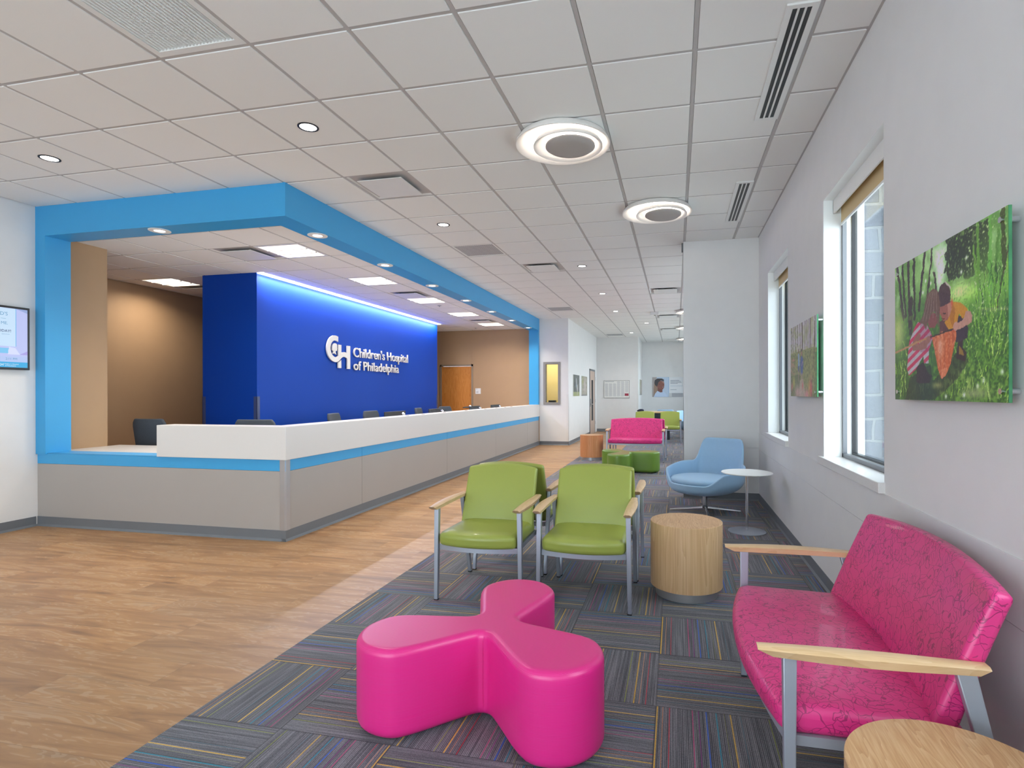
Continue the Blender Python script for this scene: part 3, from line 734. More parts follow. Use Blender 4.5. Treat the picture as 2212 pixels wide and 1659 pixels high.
def downlight(x, y, z, rad, lens, ringmat, lab, grp, power, name='downlight', depth=.004):
    r = thing(name, lab, 'downlight', (x, y, z), 0, grp)
    m = MB().lathe([(rad, .0), (rad, -depth), (lens + .004, -depth - .001), (lens, .0)], seg=36); m.build('trim_ring', ringmat, r, smooth=True)
    MB().lathe([(lens + .002, -.0025 if name == 'downlight' else -.003), (lens + .002, .004)], seg=32).build('lens', 'lamp_white', r)
    area('downlight_lamp', (x, y, z - .012), lens * 2, lens * 2, power, (1, .94, .86), shape='DISK', spread=math.radians(120))
for x, y, lab in [(-5.068, 3.59, 'leftmost recessed downlight with dark rim over the wood floor'), (-2.63, 3.59, 'recessed downlight with black rim in the upper left of the ceiling'), (-2.63, 6.02, 'recessed downlight beside the blue soffit beyond the square diffuser'),
                  (-1.41, 8.47, 'recessed downlight right of the middle air diffuser'), (-1.41, 10.91, 'second recessed downlight beyond the middle diffuser'), (-1.41, 13.35, 'third recessed downlight beyond the middle diffuser'),
                  (-.80, 15.80, 'recessed downlight nearest the far seating diffusers'), (-1.41, 18.25, 'farthest recessed downlight near the notice board wall')]:
    downlight(x, y, TZ - .008, .074, .056, 'dark', lab, 'round downlights in the tiled ceiling', 7)
sl = ['round cream-trimmed downlight in the left underside of the blue soffit', 'cream-trimmed soffit light at the portal corner'] + ['cream-trimmed soffit light, number %s from the portal corner' % s for s in ('two', 'three', 'four', 'five', 'six', 'seven')]
for (x, y), lab in zip([(-5.08, 4.607), (-3.64, 5.117), (-3.64, 6.495), (-3.64, 7.905), (-3.64, 9.31), (-3.64, 10.71), (-3.64, 12.11), (-3.64, 13.56)], sl):
    downlight(x, y, SB, .098, .046, 'disc_white', lab, 'round lights in the underside of the blue soffit', 5, 'soffit_light', .006)

def ring_lamp(x, y, lab, grp='round layered dish lights', power=26):
    r = thing('dish_light', lab, 'ceiling light', (x, y, TZ - .008), 0, grp)
    def dish(name, R_, z, dp, off, c):
        m = MB().lathe([(c, z + dp), (R_ * .93, z + dp), (R_, z + .012), (R_ + .001, z), (R_ - .006, z), (R_ * .86, z + .018), (R_ * .62, z + dp - .012), (c, z + dp - .012)], (off[0], off[1], 0), 64, False, False)
        m.build(name, 'disc_white', r, smooth=True)
    dish('outer_dish', .362, -.055, .050, (0, 0), .02)
    dish('middle_dish', .262, -.092, .042, (.048, -.040), .02)
    m = MB().lathe([(.01, -.112), (.13, -.112), (.168, -.106), (.188, -.092), (.186, -.080), (.16, -.074), (.01, -.074)], (.066, -.046, 0), 48); m.build('inner_disc', 'disc_grey', r, smooth=True)
    MB().lathe([(.222, -.050), (.230, -.050), (.230, -.040), (.222, -.040)], (.048, -.040, 0), 48, False, False).build('outer_led', 'ring_led', r)
    MB().lathe([(.150, -.073), (.158, -.073), (.158, -.066), (.150, -.066)], (.066, -.046, 0), 48, False, False).build('inner_led', 'ring_led', r)
    MB().lathe([(.1, 0), (.1, .008)], (0, 0, -.008), 24).build('ceiling_canopy', 'white', r)
ring_lamp(-.845, 4.19, 'largest layered round dish light, nearest the camera')
ring_lamp(-.194, 6.00, 'second layered round dish light, near the white column')
for yy, lab in ((13.65, 'dish light peeking past the column, nearest of the far ones'), (17.0, 'dish light peeking past the column, middle of the far ones'), (20.6, 'dish light peeking past the column, farthest')):
    ring_lamp(.36, yy, lab)
for x, y, lab in ((-.5, 13.75, 'small white box fixture on the far ceiling'),):
    r = thing('ceiling_sensor', lab, 'sensor', (x, y, TZ - .008)); MB().box(-.1, -.08, -.07, .1, .08, 0).build('housing', 'white', r, bevel=.008); MB().lathe([(.02, 0), (.02, -.075), (.012, -.08)], (0, 0, 0), 16).build('lens', 'dark', r)
for x, y, lab in ((-4.47, 10.04, 'small round sprinkler plate between the third and fourth square lights'), (-5.08, 13.7, 'small round sprinkler plate near the far tan wall')):
    r = thing('sprinkler', lab, 'sprinkler', (x, y, IZ - .004)); MB().lathe([(.04, 0), (.04, -.006), (.012, -.012), (.012, -.03)], (0, 0, 0), 24).build('cap', 'steel', r, smooth=True)
r = thing('track_end', 'small dark metal bracket at the top of the column edge', 'bracket', (.075, 7.47, ZC - .115)); MB().box(0, 0, 0, .022, .05, .115).build('plate', 'grey_metal', r)

# ------------------------------------------------------------------ seating
def make_chair(name, label, cat, hs, fabric, loc, rz, group):
    r = thing(name, label, cat, loc, rz, group)
    hx = hs - .016
    def leg(quadb, quadt, gx, gy):
        l = MB().hexa(quadb, quadt).build('leg', 'alu', r, bevel=.003); MB().box(gx - .013, gy - .013, 0, gx + .013, gy + .013, .008).build('glide', 'dark', l)
    for s in (-1, 1):
        x = s * hs
        leg([(x - .013 + s * .008, -.014, 0.006), (x + .013 + s * .008, -.014, 0.006), (x + .013 + s * .008, .014, 0.006), (x - .013 + s * .008, .014, 0.006)], [(x - .015, -.018, .606), (x + .015, -.018, .606), (x + .015, .02, .606), (x - .015, .02, .606)], x + s * .008, 0)
        leg([(x - .013, .585, 0.006), (x + .013, .585, 0.006), (x + .013, .612, 0.006), (x - .013, .612, 0.006)], [(x - .013, .425, .606), (x + .013, .425, .606), (x + .013, .475, .606), (x - .013, .475, .606)], x, .598)
        # armrest: lofted boat shape
        m = MB(); rs = []; n = 12
        for k in range(n + 1):
            u = k / n; yt = -.088 + u * .592; yb = -.045 + u * .525; bow = s * .010 * math.sin(PI * u); wt = .024 + .010 * math.sin(PI * min(1, u * 1.15)) ; wb = wt * .72
            zt = .632 + .006 * math.sin(PI * u); cx = x + bow
            rs.append([(cx - wb, yb, .606), (cx + wb, yb, .606), (cx + wt, yt, zt - .006), (cx + wt * .6, yt, zt), (cx - wt * .6, yt, zt), (cx - wt, yt, zt - .006)])
        m.rings(rs).build('armrest', 'maple', r, smooth=True, angle=38)
    # seat cushion
    def fr(u): return -.028 - .055 * (1 - u * u) * (1 if hs < .4 else 1.3)
    nx, ny = (16 if hs < .4 else 28), 12
    def cushion(top):
        g_ = []
        for j in range(ny + 1):
            v = j / ny
            for i in range(nx + 1):
                u = -1 + 2 * i / nx; y = fr(u) * (1 - v) + .47 * v
                e = (1 - abs(u) ** 6) * (1 - (2 * v - 1) ** 8)
                if top: z = .452 + .020 * e - .012 * v
                else: z = .366
                yy = y + (.010 if not top and v < .01 else 0)
                g_.append((u * hx * (1.0 if 0 < j else .99), yy, z))
        return g_
    T, B = cushion(True), cushion(False); N = (nx + 1)
    fs = []; nb = len(T)
    for j in range(ny):
        for i in range(nx):
            a = j * N + i; fs.append((a, a + 1, a + N + 1, a + N)); fs.append((nb + a, nb + a + N, nb + a + N + 1, nb + a + 1))
    for i in range(nx):
        fs.append((i, nb + i, nb + i + 1, i + 1)); a = ny * N + i; fs.append((a, a + 1, nb + a + 1, nb + a))
    for j in range(ny):
        a = j * N; fs.append((a, a + N, nb + a + N, nb + a)); a = j * N + nx; fs.append((a, nb + a, nb + a + N, a + N))
    MB().add(T + B, fs).build('seat', fabric, r, bevel=.030, seg=6)
    # backrest: curved slab leaning back
    nz = 10; g1 = []; g2 = []
    dep = .030 if hs < .4 else .050
    for j in range(nz + 1):
        v = j / nz
        for i in range(nx + 1):
            u = -1 + 2 * i / nx
            zt = .405 + v * (.415 + .028 * (1 - u * u)); yb = .392 + .150 * v + .02 * v * v - dep * u * u + dep - .03
            bulge = -.012 * math.sin(PI * v) * (1 - u ** 4)
            xs = u * hx * (1 - .015 * v)
            g1.append((xs, yb + bulge, zt)); g2.append((xs, yb + .072 - .018 * v, zt - .012 * v))
    fs = []; nb = len(g1)
    for j in range(nz):
        for i in range(nx):
            a = j * N + i; fs.append((a, a + 1, a + N + 1, a + N)); fs.append((nb + a, nb + a + N, nb + a + N + 1, nb + a + 1))
    for i in range(nx):
        fs.append((i, nb + i, nb + i + 1, i + 1)); a = nz * N + i; fs.append((a, a + 1, nb + a + 1, nb + a))
    for j in range(nz):
        a = j * N; fs.append((a, a + N, nb + a + N, nb + a)); a = j * N + nx; fs.append((a, nb + a, nb + a + N, a + N))
    MB().add(g1 + g2, fs).build('backrest', fabric, r, bevel=.016, seg=4)
    # metal frame under the seat
    m = MB(); n = 14; rs = []
    for k in range(n + 1):
        u = -1 + 2 * k / n; y = fr(u) * .8 + .022; rs.append([(u * (hs - .014), y, .337), (u * (hs - .014), y + .016, .337), (u * (hs - .014), y + .016, .372), (u * (hs - .014), y, .372)])
    m.rings(rs)
    for s in (-1, 1): m.box(s * (hs - .014), .0, .34, s * (hs - .030), .50, .370)
    m.box(-hs + .03, .49, .34, hs - .03, .51, .370); m.box(-.02, 0, .345, .02, .5, .365)
    m.build('seat_frame', 'alu', r)
    return r
ch = make_chair('guest_chair', 'green vinyl armchair with maple arms, front left of the back-to-back four', 'chair', .283, 'green', (-1.265, 3.435, .006), 0, 'green armchairs back to back on the carpet')
dup(ch, (-.572, 3.452, .006), 0, 'green vinyl armchair with maple arms, front right beside the oak drum table')
dup(ch, (-.565, 4.685, .006), PI, 'green armchair seen from behind, right of the rear pair facing away')
dup(ch, (-1.250, 4.685, .006), PI, 'green armchair seen from behind, left of the rear pair facing away')
dup(ch, (-.165, 15.45, .006), 0, 'distant green armchair at the right, behind the far pink loveseat', 'green armchairs beyond the far loveseat')
dup(ch, (-.86, 15.45, .006), 0, 'distant green armchair at the left, half hidden by the far pink loveseat', 'green armchairs beyond the far loveseat')
lv = make_chair('loveseat', 'pink doodle-print loveseat with maple arms against the window wall', 'loveseat', .547, 'pink_print', (.318, 2.273, .006), -PI / 2, 'pink doodle-print loveseats')
dup(lv, (-.797, 11.06, .006), 0, 'distant pink loveseat facing the camera behind the green pouf')
dup(lv, (-.757, 12.36, .006), PI, 'pink loveseat facing away, back to back with the distant one')

# three-lobed poufs
def lobes_outline(angs, Rc=.38, r1=.195, r0=.075, n=180, k=.06):
    def sd(p, ang):
        c = Vector((Rc * math.cos(ang), Rc * math.sin(ang))); h = max(0, min(1, p.dot(c) / c.length_squared))
        h2 = h; q = p - c * h2; return q.length - (r0 + (r1 - r0) * (h2 ** 1.15))
    def f(p):
        ds = [sd(p, a) for a in angs]; d = ds[0]
        for e in ds[1:]:
            hh = max(k - abs(d - e), 0) / k; d = min(d, e) - hh * hh * k * .25
        return d
    out = []
    for i in range(n):
        a = 2 * PI * i / n; u = Vector((math.cos(a), math.sin(a))); lo, hi = 0, .8
        # last zero crossing along the ray
        t_ = .8
        while f(u * t_) > 0 and t_ > 0: t_ -= .004
        out.append(u * t_)
    return out
def pouf(name, label, cat, cx, cy, angs, mat, H, group=None, parts=True):
    r = thing(name, label, cat, (cx, cy, .006), 0, group); pts = lobes_outline([math.radians(a) for a in angs])
    n = len(pts)
    for _ in range(2): pts = [(pts[i - 1] + pts[i] * 2 + pts[(i + 1) % n]) / 4 for i in range(n)]
    nr = []
    for i in range(n):
        tg = (pts[(i + 1) % n] - pts[i - 1]).normalized(); nr.append(Vector((tg.y, -tg.x)))
    def ring(ins, z, sc=1): return [((p - q * ins).x * sc, (p - q * ins).y * sc, z) for p, q in zip(pts, nr)]
    rs = []; rb, rt_ = .045, .030
    for k in range(7):
        a = PI / 2 * k / 6; rs.append(ring(rb * (1 - math.sin(a)), .014 + rb * (1 - math.cos(a))))
    for k in range(1, 8): rs.append(ring(0, .014 + rb + (H - .014 - rb - rt_) * k / 8))
    for k in range(7):
        a = PI / 2 * k / 6; rs.append(ring(rt_ * (1 - math.cos(a)), H - rt_ + rt_ * math.sin(a)))
    for sc in (.96, .75, .4, .08): rs.append(ring(rt_, H, sc))
    cu = MB().rings(rs).build('cushion', mat, r, smooth=True, angle=80)
    m = MB(); m.rings([ring(.06, 0), ring(.06, .02)]); m.build('plinth', 'dark', r)
    # vertical seams in the three notches, rim piping
    return cu, pts, ring
r, pts, ring = pouf('lobed_pouf', 'magenta woven-vinyl three-lobed pouf in the foreground', 'pouf', -.782, 2.325, (91, 207, 327), 'pink_pouf', .372, 'three-lobed poufs')
rs = ring(-.0015, 0)
for a in (267, 149, 29):
    i = int(a / 360 * 180) % 180
    MB().tube([(rs[i][0], rs[i][1], .06 + .24 * k / 6) for k in range(7)] + [(rs[i][0] * .985, rs[i][1] * .985, .335)], .0018, 6).build('seam', 'pink_pouf', r, smooth=True)
pouf('lobed_pouf', 'green vinyl three-lobed pouf in front of the distant pink loveseat', 'pouf', -.83, 9.6, (15, 255, 135), 'green_pouf', .36, 'three-lobed poufs')

def drum(x, y, R_, H, lab, name='drum_table', mt='oak_side'):
    r = thing(name, lab, 'side table', (x, y, .006), 0, 'round oak drum tables')
    MB().lathe([(R_, .065), (R_, H - .0025), (R_ - .0025, H - .0005)], seg=72).build('drum_body', mt, r, smooth=True)
    MB().lathe([(R_ - .0022, H - .012), (R_ - .0022, H)], seg=72).build('tabletop', 'oak_top', r, smooth=True)
    MB().lathe([(R_ * .86, 0), (R_ * .86, .066)], seg=64).build('toe_kick', 'steel', r, smooth=True)
drum(.066, 3.92, .240, .495, 'round oak drum side table right of the green armchairs')
drum(.632, 1.425, .240, .495, 'round oak drum table cut off by the bottom right corner')
drum(-1.69, 11.3, .235, .51, 'distant reddish oak drum table left of the far pink loveseat', mt='oak_red')

r = thing('pedestal_table', 'small white-topped pedestal table with steel post and disc foot', 'side table', (.68, 5.768, .006))
MB().lathe([(.180, 0), (.180, .006), (.172, .009), (.02, .013)], seg=64).build('base_disc', 'alu', r, smooth=True)
MB().lathe([(.0125, .012), (.0125, .566)], seg=20).build('post', 'chrome', r, smooth=True)
MB().lathe([(.10, .562), (.232, .574), (.243, .580), (.240, .586)], seg=64).build('tabletop', 'white', r, smooth=True)

# blue shell lounge chair
def lounge(label, loc, rz, group=None):
    r = thing('lounge_chair', label, 'lounge chair', loc, rz, group)
    nu, nv = 72, 14
    def ss(a, b, x):
        t_ = max(0, min(1, (x - a) / (b - a))); return t_ * t_ * (3 - 2 * t_)
    def rim(ph):   # ph: 0 = back, pi = front ; returns radius x,y,z of the rim
        a = abs(ph); d = math.degrees(a)
        z = .82 - .28 * ss(26, 46, d) - .055 * ss(55, 112, d) - .14 * ss(118, 150, d)
        x = math.sin(ph) * (.445 - .03 * ss(120, 160, d)); y = math.cos(ph) * .40
        if d < 60:      # back panel: flat and flared
            k = 1 - ss(22, 52, d); y = y + k * .06
            x = x * (1 + .22 * (1 - ss(25, 45, d)))
        return x, y, z
    rs = []
    for j in range(nv + 1):
        v = j / nv; ring_ = []
        for i in range(nu):
            ph = -PI + 2 * PI * i / nu; x, y, z = rim(ph); d = abs(math.degrees(ph))
            # profile from the bottom pole (v=0) to the rim (v=1)
            h = z - .215; rad = math.sin(min(1, v * 1.35) * PI / 2) ; zz = .215 + h * max(0, (v - .18) / .82) ** 1.55
            pinch = 1 - .10 * math.sin(PI * max(0, min(1, (v - .45) / .5))) * (1 if d < 40 else 0)
            ring_.append((x * rad * (.93 + .07 * v), y * rad * (.93 + .07 * v) * (pinch if y > 0 else 1), zz))
        rs.append(ring_)
    m = MB().rings(rs[0:1] + rs[1:], True, False)
    o = m.build('shell', 'fabric_blue', r, smooth=True, angle=180)
    so = o.modifiers.new('thick', 'SOLIDIFY'); so.thickness = .030; so.offset = 0
    b = o.modifiers.new('sub', 'SUBSURF'); b.levels = 1; b.render_levels = 2
    # seat cushion
    def oval(sx, sy, z, oy=0):
        return [(math.sin(2 * PI * i / 48) * sx, math.cos(2 * PI * i / 48) * sy + oy, z) for i in range(48)]
    m = MB().rings([oval(.30, .29, .31, -.03), oval(.375, .345, .335, -.03), oval(.388, .355, .36, -.035), oval(.378, .345, .385, -.035), oval(.33, .31, .398, -.03), oval(.18, .18, .402, -.02)])
    m.build('seat_cushion', 'fabric_blue', r, smooth=True, angle=180)
    MB().lathe([(.045, .20), (.045, .215)], seg=24).build('mounting_plate', 'dark', r)
    MB().lathe([(.026, .05), (.026, .205)], seg=24).build('column', 'chrome', r, smooth=True)
    MB().lathe([(.032, .03), (.034, .055), (.026, .062)], seg=24).build('hub', 'chrome', r, smooth=True)
    for k in range(4):
        a = k * PI / 2 - rz + .07; c, s = math.cos(a), math.sin(a)
        def P(d, w_, z): return (c * d - s * w_, s * d + c * w_, z)
        m = MB().hexa([P(.02, -.014, .03), P(.40, -.012, .0), P(.40, .012, .0), P(.02, .014, .03)], [P(.02, -.010, .055), P(.40, -.010, .012), P(.40, .010, .012), P(.02, .010, .055)])
        m.build('foot', 'chrome', r, bevel=.003)
    return r
lc = lounge('light blue swivel shell chair on four-star chrome base before the white column', (.325, 6.68, .006), math.radians(-34), 'light blue shell lounge chairs')
dup(lc, (-.34, 18.9, .006), PI, 'light blue lounge chair back showing behind the far table top')
dup(lc, (.50, 17.3, .006), math.radians(60), 'light blue lounge chair at the column edge behind the distant green armchair')

# far table and bag
r = thing('play_table', 'long wooden-topped table with dark grey panel behind the distant green armchairs', 'table', (-.60, 16.75, .006))
MB().box(-.52, -.35, .775, .54, .35, .81).build('tabletop', 'maple', r, bevel=.003); MB().box(-.40, -.30, 0, .42, .30, .776).build('base_panel', 'charcoal', r)
r = thing('backpack', 'small dark navy bag lying on the far wooden table', 'bag', (-1.01, 16.62, .816))
m = MB().lathe([(.05, 0), (.085, .01), (.09, .04), (.07, .065), (.02, .075)], seg=20); m.build('body', 'navy', r, smooth=True, angle=180)
MB().lathe([(.03, 0), (.05, .01), (.04, .045), (.01, .05)], (-.07, 0, 0), 16).build('pocket', 'navy', r, smooth=True, angle=180)

# ------------------------------------------------------------------ behind the desk
def task_chair(x, y, rz, lab, top=1.05, wd=.25):
    r = thing('task_chair', lab, 'office chair', (x, y, 0), rz, 'charcoal task chairs behind the desk')
    m = MB(); rs = []; n = 10
    for k in range(n + 1):   # backrest stacked outlines, faces -y local
        v = k / n; z = top - .50 + .50 * v; hw = wd * (1 if v < .75 else math.sqrt(max(.08, 1 - ((v - .75) / .26) ** 2.6 * .35)))
        y0 = .20 + .08 * v; cv = .03
        rs.append([(-hw, y0 - cv, z), (-hw * .5, y0, z), (hw * .5, y0, z), (hw, y0 - cv, z), (hw, y0 + .035 - cv, z), (hw * .5, y0 + .045, z), (-hw * .5, y0 + .045, z), (-hw, y0 + .035 - cv, z)])
    m.rings(rs).build('backrest', 'charcoal', r, bevel=.012, seg=3)
    MB().box(-.24, -.25, .45, .24, .22, .52).build('seat', 'charcoal', r, bevel=.03, seg=3)
    MB().box(-.03, .20, .42, .03, .25, .60).build('back_bar', 'dark', r)
    MB().tube([(0, 0, .07), (0, 0, .45)], .028).build('gas_post', 'dark', r, smooth=True)
    m = MB()
    for k in range(5):
        a = 2 * PI * k / 5; m.tube([(0, 0, .09), (.30 * math.cos(a), .30 * math.sin(a), .04)], [.025, .016], 8)
    m.build('star_base', 'dark', r)
    return r
tc = task_chair(-6.38, 5.90, PI, 'charcoal office chair back left of the blue wall, seen over the low counter', 1.068)
def mv(x, y, rz, lab): return dup(tc, (x, y, 0), rz, lab)
mv(-4.95, 5.95, PI + .2, 'charcoal office chair back just behind the desk corner')
mv(-4.90, 7.70, PI / 2 + PI * 0 + .25, 'charcoal office chair back below the left of the sign')
mv(-4.98, 8.85, PI / 2, 'charcoal office chair back behind the nearest monitor')
mv(-4.98, 10.75, PI / 2 + .2, 'charcoal office chair back before the wooden door')
mv(-4.98, 12.0, PI / 2 - .2, 'charcoal office chair back right of the wooden door edge')
def monitor(y0, y1, lab, top=1.112):
    r = thing('monitor', lab, 'computer monitor', (-4.0, (y0 + y1) / 2, .765), 0, 'computer monitors on the reception desk'); h = (y1 - y0) / 2; t_ = top - .765
    MB().hexa([(-.02, -h, t_ - .32), (.0, -h, t_ - .32), (.0, h, t_ - .32), (-.02, h, t_ - .32)], [(-.02, -h, t_), (.0, -h, t_), (.0, h, t_), (-.02, h, t_)]).build('screen', 'dark', r, bevel=.004)
    MB().hexa([(.0, -h * .96, t_ - .31), (.045, -h * .5, t_ - .27), (.045, h * .5, t_ - .27), (.0, h * .96, t_ - .31)], [(.0, -h * .96, t_ - .01), (.045, -h * .5, t_ - .09), (.045, h * .5, t_ - .09), (.0, h * .96, t_ - .01)]).build('back_shell', 'dark', r)
    MB().tube([(.055, .1, 0), (.055, .1, t_ - .06)], .016).build('stand', 'steel', r, smooth=True)
    bm = bmesh.new(); bmesh.ops.create_uvsphere(bm, u_segments=16, v_segments=10, radius=.028); me = bpy.data.meshes.new('arm_joint'); bm.to_mesh(me); bm.free(); me.materials.append(M['chrome'])
    o = link('arm_joint', me, r); o.location = (.065, .1, t_ - .045)
    MB().box(-.02, -.1, 0, .12, .22, .012).build('foot', 'steel', r)
for a, b, lab in ((7.13, 7.74, 'back of the nearest desk monitor under the sign'), (8.57, 9.10, 'back of the monitor before the blue wall end'), (10.44, 11.02, 'back of the monitor right of the wooden door'), (11.75, 12.35, 'back of the farthest desk monitor')):
    monitor(a, b, lab)
r = thing('desk_lamp_joint', 'silver ball-jointed monitor arm standing beside the door', 'monitor arm', (-4.35, 11.36, .765))  # free-standing monitor arm with a ball joint, not a lamp
MB().tube([(0, 0, 0), (0, 0, .30)], .012).build('pole', 'steel', r, smooth=True); MB().tube([(0, 0, .30), (-.12, -.12, .30)], .012).build('arm', 'dark', r, smooth=True)
MB().lathe([(.01, -.03), (.03, -.012), (.03, .012), (.01, .03)], (0, 0, .32), 16).build('joint', 'chrome', r, smooth=True)

# ------------------------------------------------------------------ printed pictures
rng = np.random.default_rng(7)
class Canvas:
    def __init__(s, w_, h_, col):
        s.w, s.h = w_, h_; s.a = np.ones((h_, w_, 3)) * np.array(col, float)
        s.u, s.v = np.meshgrid((np.arange(w_) + .5) / w_, (np.arange(h_) + .5) / h_)   # v up
        s.wu = s.wv = 0
    def warp(s, amp, seed=5):
        s.wu = s.noise(45, amp, seed) + s.noise(120, amp * .5, seed + 1); s.wv = s.noise(45, amp * 1.3, seed + 2) + s.noise(120, amp * .6, seed + 3)
    def put(s, mask, col): m = np.clip(mask, 0, 1)[..., None]; s.a = s.a * (1 - m) + np.array(col, float) * m
    def poly(s, pts, col, alpha=1):
        ins = np.zeros_like(s.u, bool); n = len(pts); U_, V_ = s.u + s.wu, s.v + s.wv
        for i in range(n):
            x0, y0 = pts[i]; x1, y1 = pts[(i + 1) % n]
            if y0 == y1: continue
            c = ((V_ > min(y0, y1)) & (V_ <= max(y0, y1))); xi = x0 + (V_ - y0) * (x1 - x0) / (y1 - y0); ins ^= c & (U_ < xi)
        s.put(ins * alpha, col); return ins
    def blob(s, x, y, rx, ry, col, alpha=1, soft=1.0):
        d = ((s.u - x) / rx) ** 2 + ((s.v - y) / ry) ** 2; s.put(np.exp(-d * soft) * alpha if soft < 4 else (d < 1) * alpha, col)
    def line(s, p, q, wd, col, alpha=1, asp=1.5):
        ax, ay = p; bx, by = q; dx, dy = (bx - ax) * asp, by - ay; L2 = dx * dx + dy * dy
        px, py = (s.u + s.wu - ax) * asp, s.v + s.wv - ay; t_ = np.clip((px * dx + py * dy) / L2, 0, 1); d = np.hypot(px - t_ * dx, py - t_ * dy); s.put((d < wd) * alpha, col)
    def noise(s, n, amp, seed=0):
        r_ = np.random.default_rng(seed); g_ = r_.normal(0, 1, (max(2, int(n * s.h / s.w)) + 2, n + 2)); X = s.u * n; Y = s.v * (g_.shape[0] - 2)
        i, j = X.astype(int), Y.astype(int); fx, fy = X - i, Y - j
        q = g_[j, i] * (1 - fx) * (1 - fy) + g_[j, i + 1] * fx * (1 - fy) + g_[j + 1, i] * (1 - fx) * fy + g_[j + 1, i + 1] * fx * fy
        return q * amp
def lin_arr(a):
    a = np.clip(a, 0, 255) / 255; return np.where(a <= .04045, a / 12.92, ((a + .055) / 1.055) ** 2.4)
def picture_mesh(name, cv, origin, du, dv, parent, mat='print'):
    """grid of cv pixels as faces; origin = lower left corner, du, dv = full edge vectors"""
    w_, h_ = cv.w, cv.h; O, U_, V_ = np.array(origin), np.array(du), np.array(dv)
    gu, gv = np.meshgrid(np.arange(w_) / (w_ - 1), np.arange(h_) / (h_ - 1)); co = O + gu[..., None] * U_ + gv[..., None] * V_
    idx = np.arange(w_ * h_).reshape(h_, w_); f = np.stack([idx[:-1, :-1], idx[:-1, 1:], idx[1:, 1:], idx[1:, :-1]], -1).reshape(-1, 4)
    me = bpy.data.meshes.new(name); me.vertices.add(w_ * h_); me.vertices.foreach_set('co', co.ravel())
    me.loops.add(f.size); me.loops.foreach_set('vertex_index', f.ravel()); me.polygons.add(len(f)); me.polygons.foreach_set('loop_start', np.arange(0, f.size, 4)); me.polygons.foreach_set('loop_total', np.full(len(f), 4))
    me.update(); ca = me.color_attributes.new('Col', 'FLOAT_COLOR', 'POINT'); c4 = np.ones((w_ * h_, 4)); c4[:, :3] = lin_arr(cv.a).reshape(-1, 3); ca.data.foreach_set('color', c4.ravel())
    me.materials.append(M[mat]); return link(name, me, parent)

